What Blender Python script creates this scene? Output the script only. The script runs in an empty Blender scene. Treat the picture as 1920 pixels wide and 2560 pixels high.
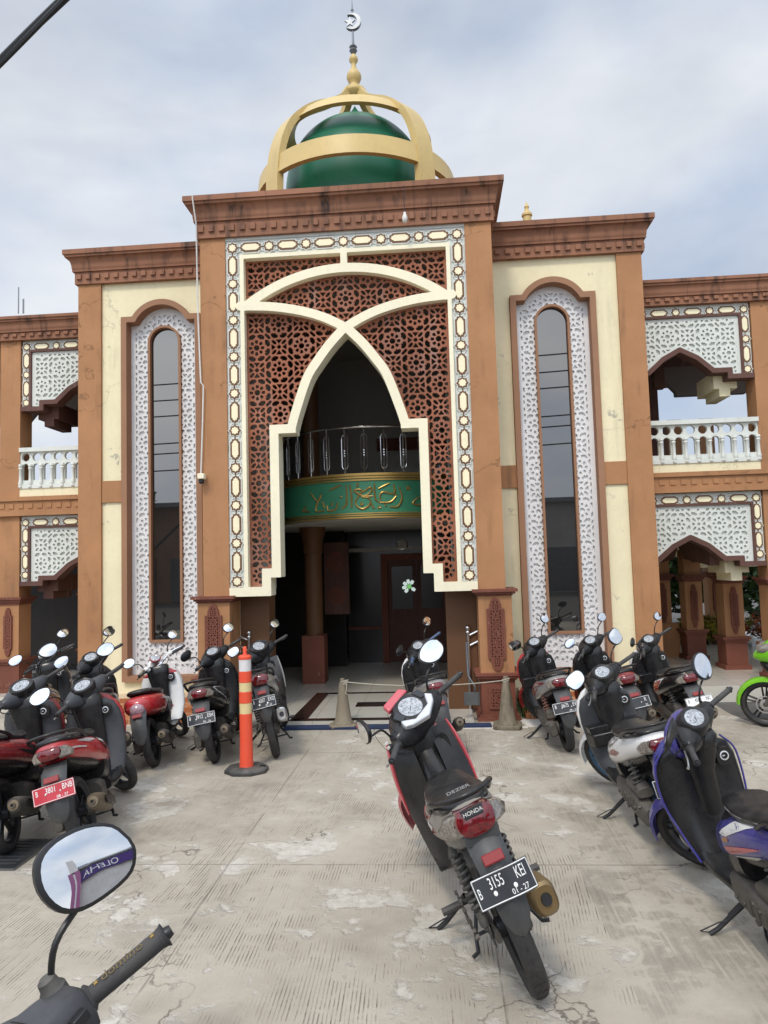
import bpy, bmesh, math, random
import numpy as np
from mathutils import Vector, Matrix
rad = math.radians
K = 1.25                      # the mosque is drawn in its own units; its root scales them to metres
scn = bpy.context.scene
COL = scn.collection
random.seed(7)
T = 0.75                      # front of the two towers (mosque units)

# ------------------------------------------------------------------ mesh helpers
class MB:
    def __init__(s): s.v = []; s.f = []; s.m = []
    def add(s, vs, fs, m=0):
        b = len(s.v); s.v += [tuple(p) for p in vs]
        for f in fs: s.f.append([b + i for i in f]); s.m.append(m)
    def box(s, x0, x1, y0, y1, z0, z1, m=0):
        s.add([(x0,y0,z0),(x1,y0,z0),(x1,y1,z0),(x0,y1,z0),(x0,y0,z1),(x1,y0,z1),(x1,y1,z1),(x0,y1,z1)],
              [(0,3,2,1),(4,5,6,7),(0,1,5,4),(1,2,6,5),(2,3,7,6),(3,0,4,7)], m)
    def prism(s, poly, y0, y1, m=0, ax='y'):
        n = len(poly)
        P = {'y': lambda a, b, d: (a, d, b), 'x': lambda a, b, d: (d, a, b), 'z': lambda a, b, d: (a, b, d)}[ax]
        s.add([P(a, b, y0) for a, b in poly] + [P(a, b, y1) for a, b in poly],
              [tuple(range(n)), tuple(range(2*n-1, n-1, -1))] + [(i, (i+1) % n, n+(i+1) % n, n+i) for i in range(n)], m)
    def tube(s, pts, r, n=8, m=0, caps=True, flat=None):
        pts = [Vector(p) for p in pts]; k = len(pts); rs = r if isinstance(r, (list, tuple)) else [r]*k
        t0 = (pts[1]-pts[0]).normalized(); up = Vector((0,0,1)) if abs(t0.z) < .9 else Vector((1,0,0))
        nv = t0.cross(up).normalized(); vs = []
        for i in range(k):
            t = (pts[min(i+1,k-1)]-pts[max(i-1,0)]).normalized()
            nv = (nv - t*nv.dot(t)).normalized(); bv = t.cross(nv)
            for j in range(n):
                a = 2*math.pi*j/n; vs.append(pts[i] + (nv*math.cos(a) + bv*math.sin(a)*(flat or 1))*rs[i])
        fs = [(i*n+j, i*n+(j+1) % n, (i+1)*n+(j+1) % n, (i+1)*n+j) for i in range(k-1) for j in range(n)]
        if caps: fs += [tuple(range(n-1,-1,-1)), tuple(range((k-1)*n, k*n))]
        s.add(vs, fs, m)
    def loft(s, rings, m=0, caps=True):
        n = len(rings[0]); vs = [p for r in rings for p in r]
        fs = [(i*n+j, i*n+(j+1) % n, (i+1)*n+(j+1) % n, (i+1)*n+j) for i in range(len(rings)-1) for j in range(n)]
        if caps: fs += [tuple(range(n-1,-1,-1)), tuple(range((len(rings)-1)*n, len(rings)*n))]
        s.add(vs, fs, m)
    def lathe(s, prof, n=16, c=(0,0,0), ax='z', m=0, caps=True):
        rings = []
        for r, h in prof:
            ring = []
            for j in range(n):
                a = 2*math.pi*j/n; x, y = r*math.cos(a), r*math.sin(a)
                p = {'z': (x,y,h), 'y': (x,h,y), 'x': (h,x,y)}[ax]
                ring.append((p[0]+c[0], p[1]+c[1], p[2]+c[2]))
            rings.append(ring)
        s.loft(rings, m, caps)
    def ball(s, c, r, n=12, m=0, sz=1, sx=1):
        pr = [(max(1e-4, r*math.sin(math.pi*i/8)), -r*sz*math.cos(math.pi*i/8)) for i in range(9)]
        s.lathe(pr, n, c, 'z', m)
    def xf(s, M): s.v = [tuple(M @ Vector(p)) for p in s.v]; return s
    def build(s, name, mats, parent=None, bev=0, sub=0, ang=35, smooth=True, recalc=True):
        me = bpy.data.meshes.new(name); me.from_pydata(s.v, [], s.f)
        for mt in (mats if isinstance(mats, (list, tuple)) else [mats]): me.materials.append(mt)
        me.polygons.foreach_set('material_index', s.m)
        if recalc:
            bm = bmesh.new(); bm.from_mesh(me)
            bmesh.ops.recalc_face_normals(bm, faces=bm.faces); bm.to_mesh(me); bm.free()
        if smooth:
            me.shade_smooth()
            if not sub: me.set_sharp_from_angle(angle=rad(ang))
        o = bpy.data.objects.new(name, me); COL.objects.link(o)
        if parent: o.parent = parent
        if bev:
            b = o.modifiers.new('bevel', 'BEVEL'); b.width = bev; b.segments = 2; b.limit_method = 'ANGLE'; b.angle_limit = rad(40)
        if sub:
            b = o.modifiers.new('subdivision', 'SUBSURF'); b.levels = sub; b.render_levels = sub
        return o

def ell(x, yc, zc, hy, hz, n=16, e=2.4, ht=None):
    """superellipse ring across X; ht = other half height for the lower half"""
    out = []
    for j in range(n):
        a = 2*math.pi*(j+.5)/n; c, s_ = math.cos(a), math.sin(a)
        y = math.copysign(abs(c)**(2/e), c)*hy; z = math.copysign(abs(s_)**(2/e), s_)*(hz if s_ > 0 or ht is None else ht)
        out.append((x, yc+y, zc+z))
    return out
def ellz(z, xc, yc, hx, hy, n=16, e=2.4): return [(xc+p[1], yc+p[2], z) for p in ell(0, 0, 0, hx, hy, n, e)]
def elly(y, xc, zc, hx, hz, n=16, e=2.4): return [(xc+p[1], y, zc+p[2]) for p in ell(0, 0, 0, hx, hz, n, e)]
def catmull(P, n=6):
    P = [np.array(p, float) for p in P]; Q = [2*P[0]-P[1]] + P + [2*P[-1]-P[-2]]; out = []
    for i in range(1, len(Q)-2):
        for k in range(n):
            t = k/n; a, b, c, d = Q[i-1:i+3]
            out.append(tuple(.5*((2*b) + (-a+c)*t + (2*a-5*b+4*c-d)*t*t + (-a+3*b-3*c+d)*t**3)))
    return out + [tuple(P[-1])]
def empty(name, loc=(0,0,0), parent=None):
    o = bpy.data.objects.new(name, None); COL.objects.link(o); o.location = loc; o.empty_display_size = .2
    if parent: o.parent = parent
    return o
def tag(o, label=None, cat=None, group=None, kind=None):
    for k, v in (('label', label), ('category', cat), ('group', group), ('kind', kind)):
        if v: o[k] = v
    return o
def copy_tree(o, parent=None):
    c = o.copy(); COL.objects.link(c); c.parent = parent
    for ch in o.children: copy_tree(ch, c)
    return c
def text_mesh(name, body, size, mt, parent, M, ext=.0012, sx=1.0, align='CENTER'):
    cu = bpy.data.curves.new('lettering', 'FONT'); cu.body = body; cu.size = size; cu.extrude = ext; cu.align_x = align; cu.align_y = 'CENTER'
    cu.resolution_u = 3
    t = bpy.data.objects.new('lettering', cu); COL.objects.link(t)
    dg = bpy.context.evaluated_depsgraph_get(); dg.update()
    me = bpy.data.meshes.new_from_object(t.evaluated_get(dg)); bpy.data.objects.remove(t); bpy.data.curves.remove(cu)
    me.transform(Matrix.Diagonal((sx, 1, 1, 1))); me.materials.clear(); me.materials.append(mt); me.name = name
    o = bpy.data.objects.new(name, me); COL.objects.link(o); o.parent = parent; o.matrix_local = M
    return o

# ---------------------------------------------------------- signed-distance panels (pierced screens)
def sdpoly(px, pz, poly):
    d = np.full(px.shape, 1e9); s = np.ones(px.shape); n = len(poly)
    for i in range(n):
        ax, az = poly[i]; bx, bz = poly[i-1]; ex, ez = bx-ax, bz-az; wx, wz = px-ax, pz-az
        t = np.clip((wx*ex+wz*ez)/max(ex*ex+ez*ez, 1e-12), 0, 1); qx, qz = wx-ex*t, wz-ez*t
        d = np.minimum(d, qx*qx+qz*qz)
        c1 = pz >= az; c2 = pz < bz; c3 = ex*wz > ez*wx
        s = np.where((c1 & c2 & c3) | (~c1 & ~c2 & ~c3), -s, s)
    return -s*np.sqrt(d)              # positive inside
def sdstroke(px, pz, pts, w):
    d = np.full(px.shape, -1e9)
    for (ax, az), (bx, bz) in zip(pts[:-1], pts[1:]):
        if ax == bx or az == bz:      # straight run: square ends
            v = np.minimum(w+abs(ax-bx)/2-np.abs(px-(ax+bx)/2), w+abs(az-bz)/2-np.abs(pz-(az+bz)/2))
        else:
            ex, ez = bx-ax, bz-az; t = np.clip(((px-ax)*ex+(pz-az)*ez)/(ex*ex+ez*ez), 0, 1)
            v = w-np.hypot(px-ax-ex*t, pz-az-ez*t)
        d = np.maximum(d, v)
    return d
def star(r1, r2, n=8, a0=math.pi/8):
    return [((r1 if k % 2 == 0 else r2)*math.cos(a0+math.pi*k/n), (r1 if k % 2 == 0 else r2)*math.sin(a0+math.pi*k/n)) for k in range(2*n)]
def rot2(poly, a, cx=0, cz=0): return [(cx+x*math.cos(a)-z*math.sin(a), cz+x*math.sin(a)+z*math.cos(a)) for x, z in poly]
KITE = [(.185,0),(.235,.055),(.33,.055),(.33,-.055),(.235,-.055)]
ARROW = [(.625,0),(.585,.125),(.505,.165),(.445,.105),(.478,.05),(.40,0),(.478,-.05),(.445,-.105),(.505,-.165),(.585,-.125)]
PETAL = [(.18,0),(.235,.054),(.385,.054),(.44,0),(.385,-.054),(.235,-.054)]
SIDE = [(.145,0),(.21,.035),(.325,.125),(.325,-.125),(.21,-.035)]
RECT = [(-.05,-.14),(.05,-.14),(.05,.14),(-.05,.14)]
def girih(px, pz, pitch, ox, oz, fat=0.0):
    """eight-fold strapwork: rosettes on a checkerboard with four-petal squares between; > 0 where solid"""
    x = (px-ox)/pitch; z = (pz-oz)/pitch
    x = (x+1) % 2-1; z = (z+1) % 2-1
    far = np.abs(x)+np.abs(z) > 1
    x = np.where(far, np.abs(x)-1, np.abs(x)); z = np.where(far, np.abs(z)-1, np.abs(z)); x = np.abs(x); z = np.abs(z)
    x, z = np.maximum(x, z), np.minimum(x, z)
    h = sdpoly(x, z, star(.13, .095))
    for p in (KITE, rot2(KITE, math.pi/4), rot2(ARROW, math.pi/8), rot2(RECT, math.pi/4, .5, .5), rot2(SIDE, math.pi, 1, 0),
              rot2(PETAL, 3*math.pi/4, 1, 0), [(1+a, b) for a, b in star(.085, .075, 4, 0)]):
        h = np.maximum(h, sdpoly(x, z, p))
    return -(h-fat)*pitch
def grid(x0, x1, z0, z1, h):
    xs = np.arange(x0-h*1.37, x1+2.4*h, h); zs = np.arange(z0-h*1.37, z1+2.4*h, h)
    X, Z = np.meshgrid(xs, zs); return xs, zs, X, Z
def sdf_panel(mb, f, xs, zs, y0, y1, m=0, back=True):
    """marching squares on f > 0, extruded from y0 (front) to y1"""
    f = np.where(np.abs(f) < 1e-6, 1e-6, f); ins = f > 0; idx = {}; V = []; faces = []; edges = []
    def vert(key, x, z):
        i = idx.get(key)
        if i is None: i = idx[key] = len(V); V.append((x, z))
        return i
    def corner(i, j): return vert((i, j, 0), xs[i], zs[j])
    def cross(i, j, i2, j2):
        a, b = f[j, i], f[j2, i2]; t = a/(a-b); t = min(max(t, .02), .98)
        return vert((min(i,i2), min(j,j2), 1 if i != i2 else 2), xs[i]+(xs[i2]-xs[i])*t, zs[j]+(zs[j2]-zs[j])*t)
    ni, nj = len(xs)-1, len(zs)-1
    cnt = ins[:-1,:-1].astype(int)+ins[:-1,1:]+ins[1:,1:]+ins[1:,:-1]
    for j in range(nj):
        i = 0
        while i < ni:
            c = cnt[j, i]
            if c == 4:
                k = i
                while k+1 < ni and cnt[j, k+1] == 4: k += 1
                faces.append((corner(i,j), corner(k+1,j), corner(k+1,j+1), corner(i,j+1))); i = k+1; continue
            if c:
                cs = [(i,j),(i+1,j),(i+1,j+1),(i,j+1)]; poly = []; out = None; first_in = None
                for k in range(4):
                    a, b = cs[k], cs[(k+1) % 4]; ia, ib = ins[a[1],a[0]], ins[b[1],b[0]]
                    if ia: poly.append(corner(*a))
                    if ia != ib:
                        v = cross(a[0],a[1],b[0],b[1]); poly.append(v)
                        if ia: out = v
                        elif out is not None: edges.append((out, v)); out = None
                        else: first_in = v
                if out is not None and first_in is not None: edges.append((out, first_in))
                faces.append(tuple(poly))
            i += 1
    n = len(V); vs = [(x, y0, z) for x, z in V]+[(x, y1, z) for x, z in V]
    fs = list(faces)
    if back: fs += [tuple(n+i for i in reversed(p)) for p in faces]
    fs += [(b, a, n+a, n+b) for a, b in edges]
    mb.add(vs, fs, m)

# ------------------------------------------------------------------ materials
class G:
    """tiny node-graph helper"""
    def __init__(s, name):
        s.mat = bpy.data.materials.new(name); s.mat.use_nodes = True; s.t = s.mat.node_tree; s.b = s.t.nodes['Principled BSDF']
    def n(s, typ, **kw):
        nd = s.t.nodes.new('ShaderNode'+typ)
        for k, v in kw.items():
            if k in nd.inputs: s.set(nd.inputs[k], v)
            else: setattr(nd, k, v)
        return nd
    def set(s, inp, v):
        if hasattr(v, 'links') or isinstance(v, bpy.types.NodeSocket): s.t.links.new(v, inp)
        else: inp.default_value = v
    def math(s, op, a, b=0.0, c=None):
        nd = s.t.nodes.new('ShaderNodeMath'); nd.operation = op; s.set(nd.inputs[0], a); s.set(nd.inputs[1], b)
        if c is not None: s.set(nd.inputs[2], c)
        return nd.outputs[0]
    def pos(s, sc=(1,1,1), obj=False):
        src = s.n('TexCoord').outputs['Object'] if obj else s.n('NewGeometry').outputs['Position']
        mp = s.n('Mapping'); s.t.links.new(src, mp.inputs['Vector']); mp.inputs['Scale'].default_value = sc; return mp.outputs[0]
    def noise(s, vec, scale, detail=4, rough=.55, dist=0):
        nd = s.n('TexNoise'); s.t.links.new(vec, nd.inputs['Vector']); nd.inputs['Scale'].default_value = scale
        nd.inputs['Detail'].default_value = detail; nd.inputs['Roughness'].default_value = rough; nd.inputs['Distortion'].default_value = dist; return nd.outputs['Fac']
    def ramp(s, fac, lo, hi, a=0.0, b=1.0):
        nd = s.n('MapRange'); s.t.links.new(fac, nd.inputs[0]); nd.inputs[1].default_value = lo; nd.inputs[2].default_value = hi
        nd.inputs[3].default_value = a; nd.inputs[4].default_value = b; return nd.outputs[0]
    def mix(s, fac, a, b, mode='MIX'):
        nd = s.n('Mix', data_type='RGBA', blend_type=mode); s.set(nd.inputs[0], fac)
        s.set(nd.inputs[6], a if not isinstance(a, tuple) else (*a[:3], 1)); s.set(nd.inputs[7], b if not isinstance(b, tuple) else (*b[:3], 1)); return nd.outputs[2]
    def bump(s, h, strength=.3, dist=.01):
        nd = s.n('Bump'); s.t.links.new(h, nd.inputs['Height']); nd.inputs['Strength'].default_value = strength; nd.inputs['Distance'].default_value = dist
        s.t.links.new(nd.outputs[0], s.b.inputs['Normal'])
    def done(s, col, rough=.5, metal=0.0, spec=None, coat=0, emit=None):
        s.set(s.b.inputs['Base Color'], col if not isinstance(col, tuple) else (*col[:3], 1)); s.set(s.b.inputs['Roughness'], rough)
        s.b.inputs['Metallic'].default_value = metal
        if spec is not None: s.b.inputs['Specular IOR Level'].default_value = spec
        if coat: s.b.inputs['Coat Weight'].default_value = coat; s.b.inputs['Coat Roughness'].default_value = .06
        return s.mat
def plain(name, col, rough=.5, metal=0.0, var=.12, scale=6, coat=0, spec=None, bump=0):
    g = G(name); nz = g.noise(g.pos(obj=True), scale, 5, .6); c = g.mix(g.ramp(nz, .3, .7), tuple(x*(1-var) for x in col), tuple(min(1, x*(1+var)) for x in col))
    if bump: g.bump(g.noise(g.pos(obj=True), 90, 3), bump, .002)
    return g.done(c, g.ramp(nz, .25, .75, max(.02, rough-.06), rough+.08), metal, spec, coat)
def dusty(name, col, rough=.35, dust=.35, dcol=(.30,.27,.23), coat=0, metal=0.0, spec=None):
    """bike plastic and paint with a film of road dust on upward faces and low down"""
    g = G(name); nz = g.noise(g.pos(obj=True), 9, 6, .65); nz2 = g.noise(g.pos(obj=True), 55, 3, .6)
    up = g.n('SeparateXYZ'); g.t.links.new(g.n('NewGeometry').outputs['Normal'], up.inputs[0])
    m = g.math('MULTIPLY', g.ramp(nz, .35, .75), g.ramp(up.outputs[2], -.4, .9, .25, 1)); m = g.math('MULTIPLY', m, dust)
    m = g.math('ADD', m, g.math('MULTIPLY', g.ramp(nz2, .62, .75), dust*.3))
    return g.done(g.mix(m, col, dcol), g.ramp(m, 0, .5, rough, .75), metal, spec, coat)
def masonry(name, col, stain=.5, scol=(.06,.05,.04), rough=.75, patch=.12, streak_sc=(2.2,2.2,.22), lo=.56, flake=0.0, fcol=(.30,.28,.24), joint=0, crack=0):
    g = G(name); P = g.pos()
    big = g.noise(P, 1.1, 5, .6); fine = g.noise(P, 14, 5, .65)
    c = g.mix(g.ramp(big, .3, .7), tuple(x*(1-patch) for x in col), tuple(min(1, x*(1+patch)) for x in col))
    c = g.mix(g.ramp(fine, .35, .8, 0, .16), c, tuple(x*.6 for x in col))
    st = g.noise(g.pos(streak_sc), 3.2, 6, .62); st2 = g.noise(P, 2.4, 3)
    m = g.math('MULTIPLY', g.ramp(st, lo, lo+.2), g.ramp(st2, .42, .62)); m = g.math('MULTIPLY', m, stain)
    c = g.mix(m, c, scol)
    if joint:
        sx = g.n('SeparateXYZ'); g.t.links.new(P, sx.inputs[0]); fj = g.math('FRACT', g.math('MULTIPLY', g.math('ADD', sx.outputs[0], g.math('MULTIPLY', g.noise(P, 3, 2), .05)), joint))
        run = g.math('MULTIPLY', g.ramp(fj, .0, .05, 1, 0), g.ramp(g.noise(g.pos((1,1,.5)), 5, 4), .42, .62)); run = g.math('MAXIMUM', run, g.ramp(fj, .004, .012, 1, 0))
        c = g.mix(g.math('MULTIPLY', run, .55), c, scol)
    if crack:
        cr = g.n('TexVoronoi', feature='DISTANCE_TO_EDGE'); cr.inputs['Scale'].default_value = .7; dv = g.n('VectorMath', operation='ADD'); g.t.links.new(P, dv.inputs[0]); nzc = g.n('TexNoise'); g.t.links.new(P, nzc.inputs['Vector']); nzc.inputs['Scale'].default_value = 4; nzc.inputs['Detail'].default_value = 6
        sc = g.n('VectorMath', operation='SCALE'); g.t.links.new(nzc.outputs['Color'], sc.inputs[0]); sc.inputs['Scale'].default_value = .5; g.t.links.new(sc.outputs[0], dv.inputs[1]); g.t.links.new(dv.outputs[0], cr.inputs['Vector'])
        c = g.mix(g.math('MULTIPLY', g.math('MULTIPLY', g.ramp(cr.outputs['Distance'], .002, .007, 1, 0), g.ramp(g.noise(P, .8, 2), .46, .56)), crack), c, tuple(x*.35 for x in col))
    if flake:
        fl = g.math('MULTIPLY', g.ramp(g.noise(P, 6, 7, .7), .60, .63), g.ramp(g.noise(P, 1.3, 2), .5, .6)); c = g.mix(g.math('MULTIPLY', fl, flake), c, fcol)
    g.bump(fine, .12, .004)
    return g.done(c, rough, 0, .3)

M = {}
M['terracotta'] = masonry('terracotta_paint', (.385,.190,.087), .55, (.10,.06,.035), patch=.15, lo=.52, crack=.6)
M['cornice'] = masonry('weathered_cornice_paint', (.27,.125,.072), .95, (.030,.022,.020), streak_sc=(2.6,2.6,.12), lo=.47, patch=.2, joint=1.05)
M['cream'] = masonry('cream_paint', (.77,.69,.46), .42, (.40,.35,.24), patch=.07, flake=1.0, fcol=(.40,.37,.28), crack=.35)
M['trimcream'] = masonry('cream_trim', (.82,.76,.56), .3, (.35,.30,.20), patch=.05)
M['brownframe'] = masonry('brown_frame_paint', (.31,.165,.095), .3, patch=.08)
M['white'] = masonry('white_carved_panel', (.72,.715,.71), .45, (.40,.40,.39), patch=.07, lo=.54)
M['weathered'] = masonry('weathered_grey_white_band', (.60,.61,.57), .75, (.27,.29,.28), patch=.12, lo=.5)
M['wingwhite'] = masonry('wing_panel_white', (.64,.655,.60), .5, (.34,.35,.33), patch=.07)
M['redlattice'] = masonry('faded_red_lattice', (.27,.100,.055), .55, (.33,.235,.21), patch=.38, lo=.48)
M['maroon'] = masonry('maroon_carved_stone', (.175,.060,.038), .9, (.50,.33,.27), patch=.25, lo=.60, streak_sc=(9,9,2.5))
M['darkwood'] = masonry('dark_brown_trim', (.115,.055,.042), .8, (.28,.2,.18), patch=.22, lo=.55)
M['umber'] = plain('medallion_brown', (.135,.060,.022), .6)
M['yellowcream'] = plain('medallion_cream', (.82,.74,.50), .6, var=.05)
M['green'] = masonry('dome_green_paint', (.014,.120,.066), .35, (.010,.05,.03), rough=.36, patch=.14, lo=.52)
M['gold'] = masonry('gold_paint', (.56,.41,.165), .45, (.25,.17,.07), rough=.42, patch=.08, lo=.54)
M['steel'] = plain('stainless_steel', (.62,.62,.62), .22, metal=1, var=.05)
M['galv'] = plain('grey_metal', (.22,.23,.24), .35, metal=.9)
M['bandgreen'] = plain('calligraphy_band_green', (.034,.20,.105), .5, var=.08)
M['brass'] = plain('brass_letters', (.42,.27,.08), .38, metal=.7, var=.1)
M['inwall'] = masonry('interior_plaster', (.44,.42,.38), .15, patch=.06)
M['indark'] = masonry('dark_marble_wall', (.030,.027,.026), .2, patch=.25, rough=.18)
M['incol'] = masonry('interior_column_paint', (.135,.064,.030), .2, patch=.08, rough=.5)
M['black'] = plain('black_plastic', (.012,.012,.013), .4)
M['concretepost'] = masonry('stained_concrete', (.215,.180,.130), .9, (.07,.055,.04), lo=.45, patch=.3, streak_sc=(8,8,1.5))
M['orange'] = dusty('orange_plastic', (.72,.075,.030), .42, .12)
M['rubber'] = dusty('black_rubber', (.028,.028,.028), .7, .4)
M['whiteplastic'] = plain('white_plastic', (.60,.58,.54), .45)
M['tape'] = plain('reflective_tape', (.62,.50,.25), .35)
M['tapew'] = plain('white_reflective_tape', (.62,.60,.60), .35)
M['rope'] = plain('rope_fibre', (.42,.38,.30), .9)
M['bluemat'] = plain('blue_mat', (.018,.030,.075), .95, bump=.6)
M['pebble'] = plain('white_pebble', (.75,.73,.68), .8, var=.3, scale=60, bump=.8)
M['soil'] = plain('dark_soil', (.055,.05,.04), .9, var=.3, bump=.7)
M['wire'] = plain('black_cable', (.010,.010,.012), .5)
def brick():
    g = G('orange_brick_tile'); b = g.n('TexBrick'); mp = g.pos((1,1,1)); sw = g.n('Mapping'); g.t.links.new(mp, sw.inputs[0]); sw.inputs['Rotation'].default_value = (rad(90),0,0)
    g.t.links.new(sw.outputs[0], b.inputs['Vector']); b.inputs['Scale'].default_value = 1; b.inputs['Brick Width'].default_value = .24; b.inputs['Row Height'].default_value = .075; b.inputs['Mortar Size'].default_value = .004
    b.inputs['Color1'].default_value = (.42,.16,.06,1); b.inputs['Color2'].default_value = (.36,.125,.045,1); b.inputs['Mortar'].default_value = (.55,.42,.28,1)
    return g.done(b.outputs[0], .55)
M['brick'] = brick()
def tile():
    g = G('polished_floor_tile'); b = g.n('TexBrick'); g.t.links.new(g.pos(), b.inputs['Vector']); b.offset = 0; b.inputs['Scale'].default_value = 1
    b.inputs['Brick Width'].default_value = .5; b.inputs['Row Height'].default_value = .5; b.inputs['Mortar Size'].default_value = .004
    b.inputs['Color1'].default_value = (.56,.53,.46,1); b.inputs['Color2'].default_value = (.53,.50,.43,1); b.inputs['Mortar'].default_value = (.33,.31,.27,1)
    return g.done(b.outputs[0], .09)
M['tile'] = tile()
M['darktile'] = plain('dark_floor_tile', (.030,.018,.014), .15)
def glassy(name, base, refl, tint=(1,1,1)):
    g = G(name); g.done(base, .6, 0, 0); gl = g.n('BsdfGlossy'); gl.inputs['Roughness'].default_value = .01; gl.inputs['Color'].default_value = (*tint, 1)
    mx = g.n('MixShader'); lw = g.n('LayerWeight'); lw.inputs['Blend'].default_value = .25; fac = g.ramp(lw.outputs['Facing'], 0, 1, refl, min(1, refl+.5))
    g.t.links.new(fac, mx.inputs[0]); g.t.links.new(g.b.outputs[0], mx.inputs[1]); g.t.links.new(gl.outputs[0], mx.inputs[2])
    out = [n for n in g.t.nodes if n.type == 'OUTPUT_MATERIAL'][0]; g.t.links.new(mx.outputs[0], out.inputs[0]); return g.mat
M['glass'] = glassy('tinted_window_glass', (.014,.014,.014), .15, (1,.96,.91))
def mirrormat():
    g = G('mirror_glass'); return g.done((.93,.94,.95), .015, 1.0)
M['mirror'] = mirrormat()
def concrete():
    g = G('grooved_worn_concrete'); P = g.pos()
    sp = g.n('SeparateXYZ'); g.t.links.new(P, sp.inputs[0]); x, y = sp.outputs[0], sp.outputs[1]
    # poured in bays: the rake direction shifts from bay to bay, a joint runs between them
    u = g.math('MULTIPLY', g.math('ADD', x, 20.35), .60); v = g.math('MULTIPLY', g.math('ADD', y, 20.9), .36)
    wn = g.n('TexWhiteNoise', noise_dimensions='2D'); cv = g.n('CombineXYZ'); g.set(cv.inputs[0], g.math('FLOOR', u)); g.set(cv.inputs[1], g.math('FLOOR', v)); g.t.links.new(cv.outputs[0], wn.inputs['Vector'])
    slant = g.ramp(wn.outputs['Value'], 0, 1, -.13, .07); right = g.ramp(x, 1.9, 2.7, 0, -.62)
    gx = g.math('ADD', x, g.math('MULTIPLY', y, g.math('ADD', slant, right)))
    gx = g.math('ADD', gx, g.math('MULTIPLY', g.noise(P, .8, 1), .045)); gx = g.math('ADD', gx, g.math('MULTIPLY', g.noise(P, 22, 2), .0035))
    wv = g.math('SINE', g.math('MULTIPLY', gx, 2*math.pi/.0195))
    lines = g.noise(g.pos((52,1.6,1)), 1.0, 3, .6)                   # every rake line has its own depth
    groove = g.math('MULTIPLY', g.ramp(wv, .42, .95), g.ramp(lines, .34, .60))
    pm = g.math('ADD', g.math('MULTIPLY', g.noise(P, .85, 7, .64, .5), .6), g.math('MULTIPLY', g.noise(P, 3.4, 6, .62, .4), .4))
    keep = g.ramp(pm, .48, .515, 1, 0)
    broken = g.math('MULTIPLY', g.ramp(g.noise(P, 11, 5, .65), .36, .52), g.ramp(g.noise(P, 1.3, 3, .6), .36, .52))
    gm = g.math('MULTIPLY', g.math('MULTIPLY', groove, keep), broken)
    crumb = g.noise(P, 14, 7, .72); grit = g.noise(P, 95, 4, .7); agg = g.noise(P, 42, 4, .7)
    pit = g.ramp(g.math('ADD', pm, g.math('MULTIPLY', g.math('SUBTRACT', crumb, .5), .10)), .540, .572)   # spalled hollows
    lip = g.math('MULTIPLY', pit, g.ramp(g.math('ADD', pm, g.math('MULTIPLY', g.math('SUBTRACT', crumb, .5), .10)), .566, .553))
    big = g.noise(P, .5, 4, .55); mid = g.noise(P, 2.1, 6, .62)
    base = g.mix(g.ramp(big, .32, .68), (.300,.262,.210), (.415,.372,.306))
    base = g.mix(g.ramp(mid, .34, .70, 0, .65), base, (.455,.41,.335))
    base = g.mix(g.math('MULTIPLY', g.ramp(g.noise(P, 1.15, 6, .62), .54, .70), .55), base, (.235,.205,.165))
    base = g.mix(g.ramp(g.noise(g.pos((1,1,1)), 6.5, 6, .7), .55, .75, 0, .35), base, (.27,.235,.185))
    chalk = g.math('MULTIPLY', g.ramp(pm, .52, .60), g.ramp(crumb, .42, .60)); base = g.mix(g.math('MULTIPLY', chalk, .55), base, (.66,.63,.57))
    base = g.mix(g.math('MULTIPLY', pit, g.ramp(agg, .30, .70, .15, .48)), base, (.56,.53,.47))
    base = g.mix(g.math('MULTIPLY', pit, g.ramp(agg, .60, .68, 0, .6)), base, (.20,.18,.155))
    base = g.mix(g.math('MULTIPLY', lip, g.ramp(g.noise(P, 2.2, 4, .6), .48, .60, 0, .7)), base, (.15,.13,.105))
    base = g.mix(g.math('MULTIPLY', gm, .72), base, (.120,.096,.072))
    base = g.mix(g.ramp(grit, .61, .70, 0, .5), base, (.15,.125,.10))
    oil = g.n('TexVoronoi', feature='SMOOTH_F1'); g.t.links.new(P, oil.inputs['Vector']); oil.inputs['Scale'].default_value = .8
    base = g.mix(g.math('MULTIPLY', g.ramp(g.math('ADD', oil.outputs['Distance'], g.math('MULTIPLY', g.noise(P, 5, 4), .14)), .10, .24, 1, 0), .42), base, (.10,.09,.075))
    # joints between bays and a few wandering cracks
    fu = g.math('ABSOLUTE', g.math('SUBTRACT', g.math('FRACT', u), .5)); fv = g.math('ABSOLUTE', g.math('SUBTRACT', g.math('FRACT', v), .5))
    joint = g.math('MAXIMUM', g.ramp(fu, .4955, .4985), g.ramp(fv, .4970, .4990)); joint = g.math('MULTIPLY', joint, g.ramp(g.noise(P, 2.4, 4), .40, .52))
    base = g.mix(g.math('MULTIPLY', joint, .38), base, (.12,.10,.08))
    cr = g.n('TexVoronoi', feature='DISTANCE_TO_EDGE'); cr.inputs['Scale'].default_value = .38; dv = g.n('VectorMath', operation='ADD'); g.t.links.new(P, dv.inputs[0]); nzc = g.n('TexNoise'); g.t.links.new(P, nzc.inputs['Vector']); nzc.inputs['Scale'].default_value = 2.6; nzc.inputs['Detail'].default_value = 7
    sc = g.n('VectorMath', operation='SCALE'); g.t.links.new(nzc.outputs['Color'], sc.inputs[0]); sc.inputs['Scale'].default_value = .9; g.t.links.new(sc.outputs[0], dv.inputs[1]); g.t.links.new(dv.outputs[0], cr.inputs['Vector'])
    crack = g.math('MULTIPLY', g.ramp(cr.outputs['Distance'], .001, .004, 1, 0), g.ramp(g.noise(P, .9, 2), .48, .56))
    base = g.mix(g.math('MULTIPLY', crack, .75), base, (.10,.085,.07))
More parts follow.
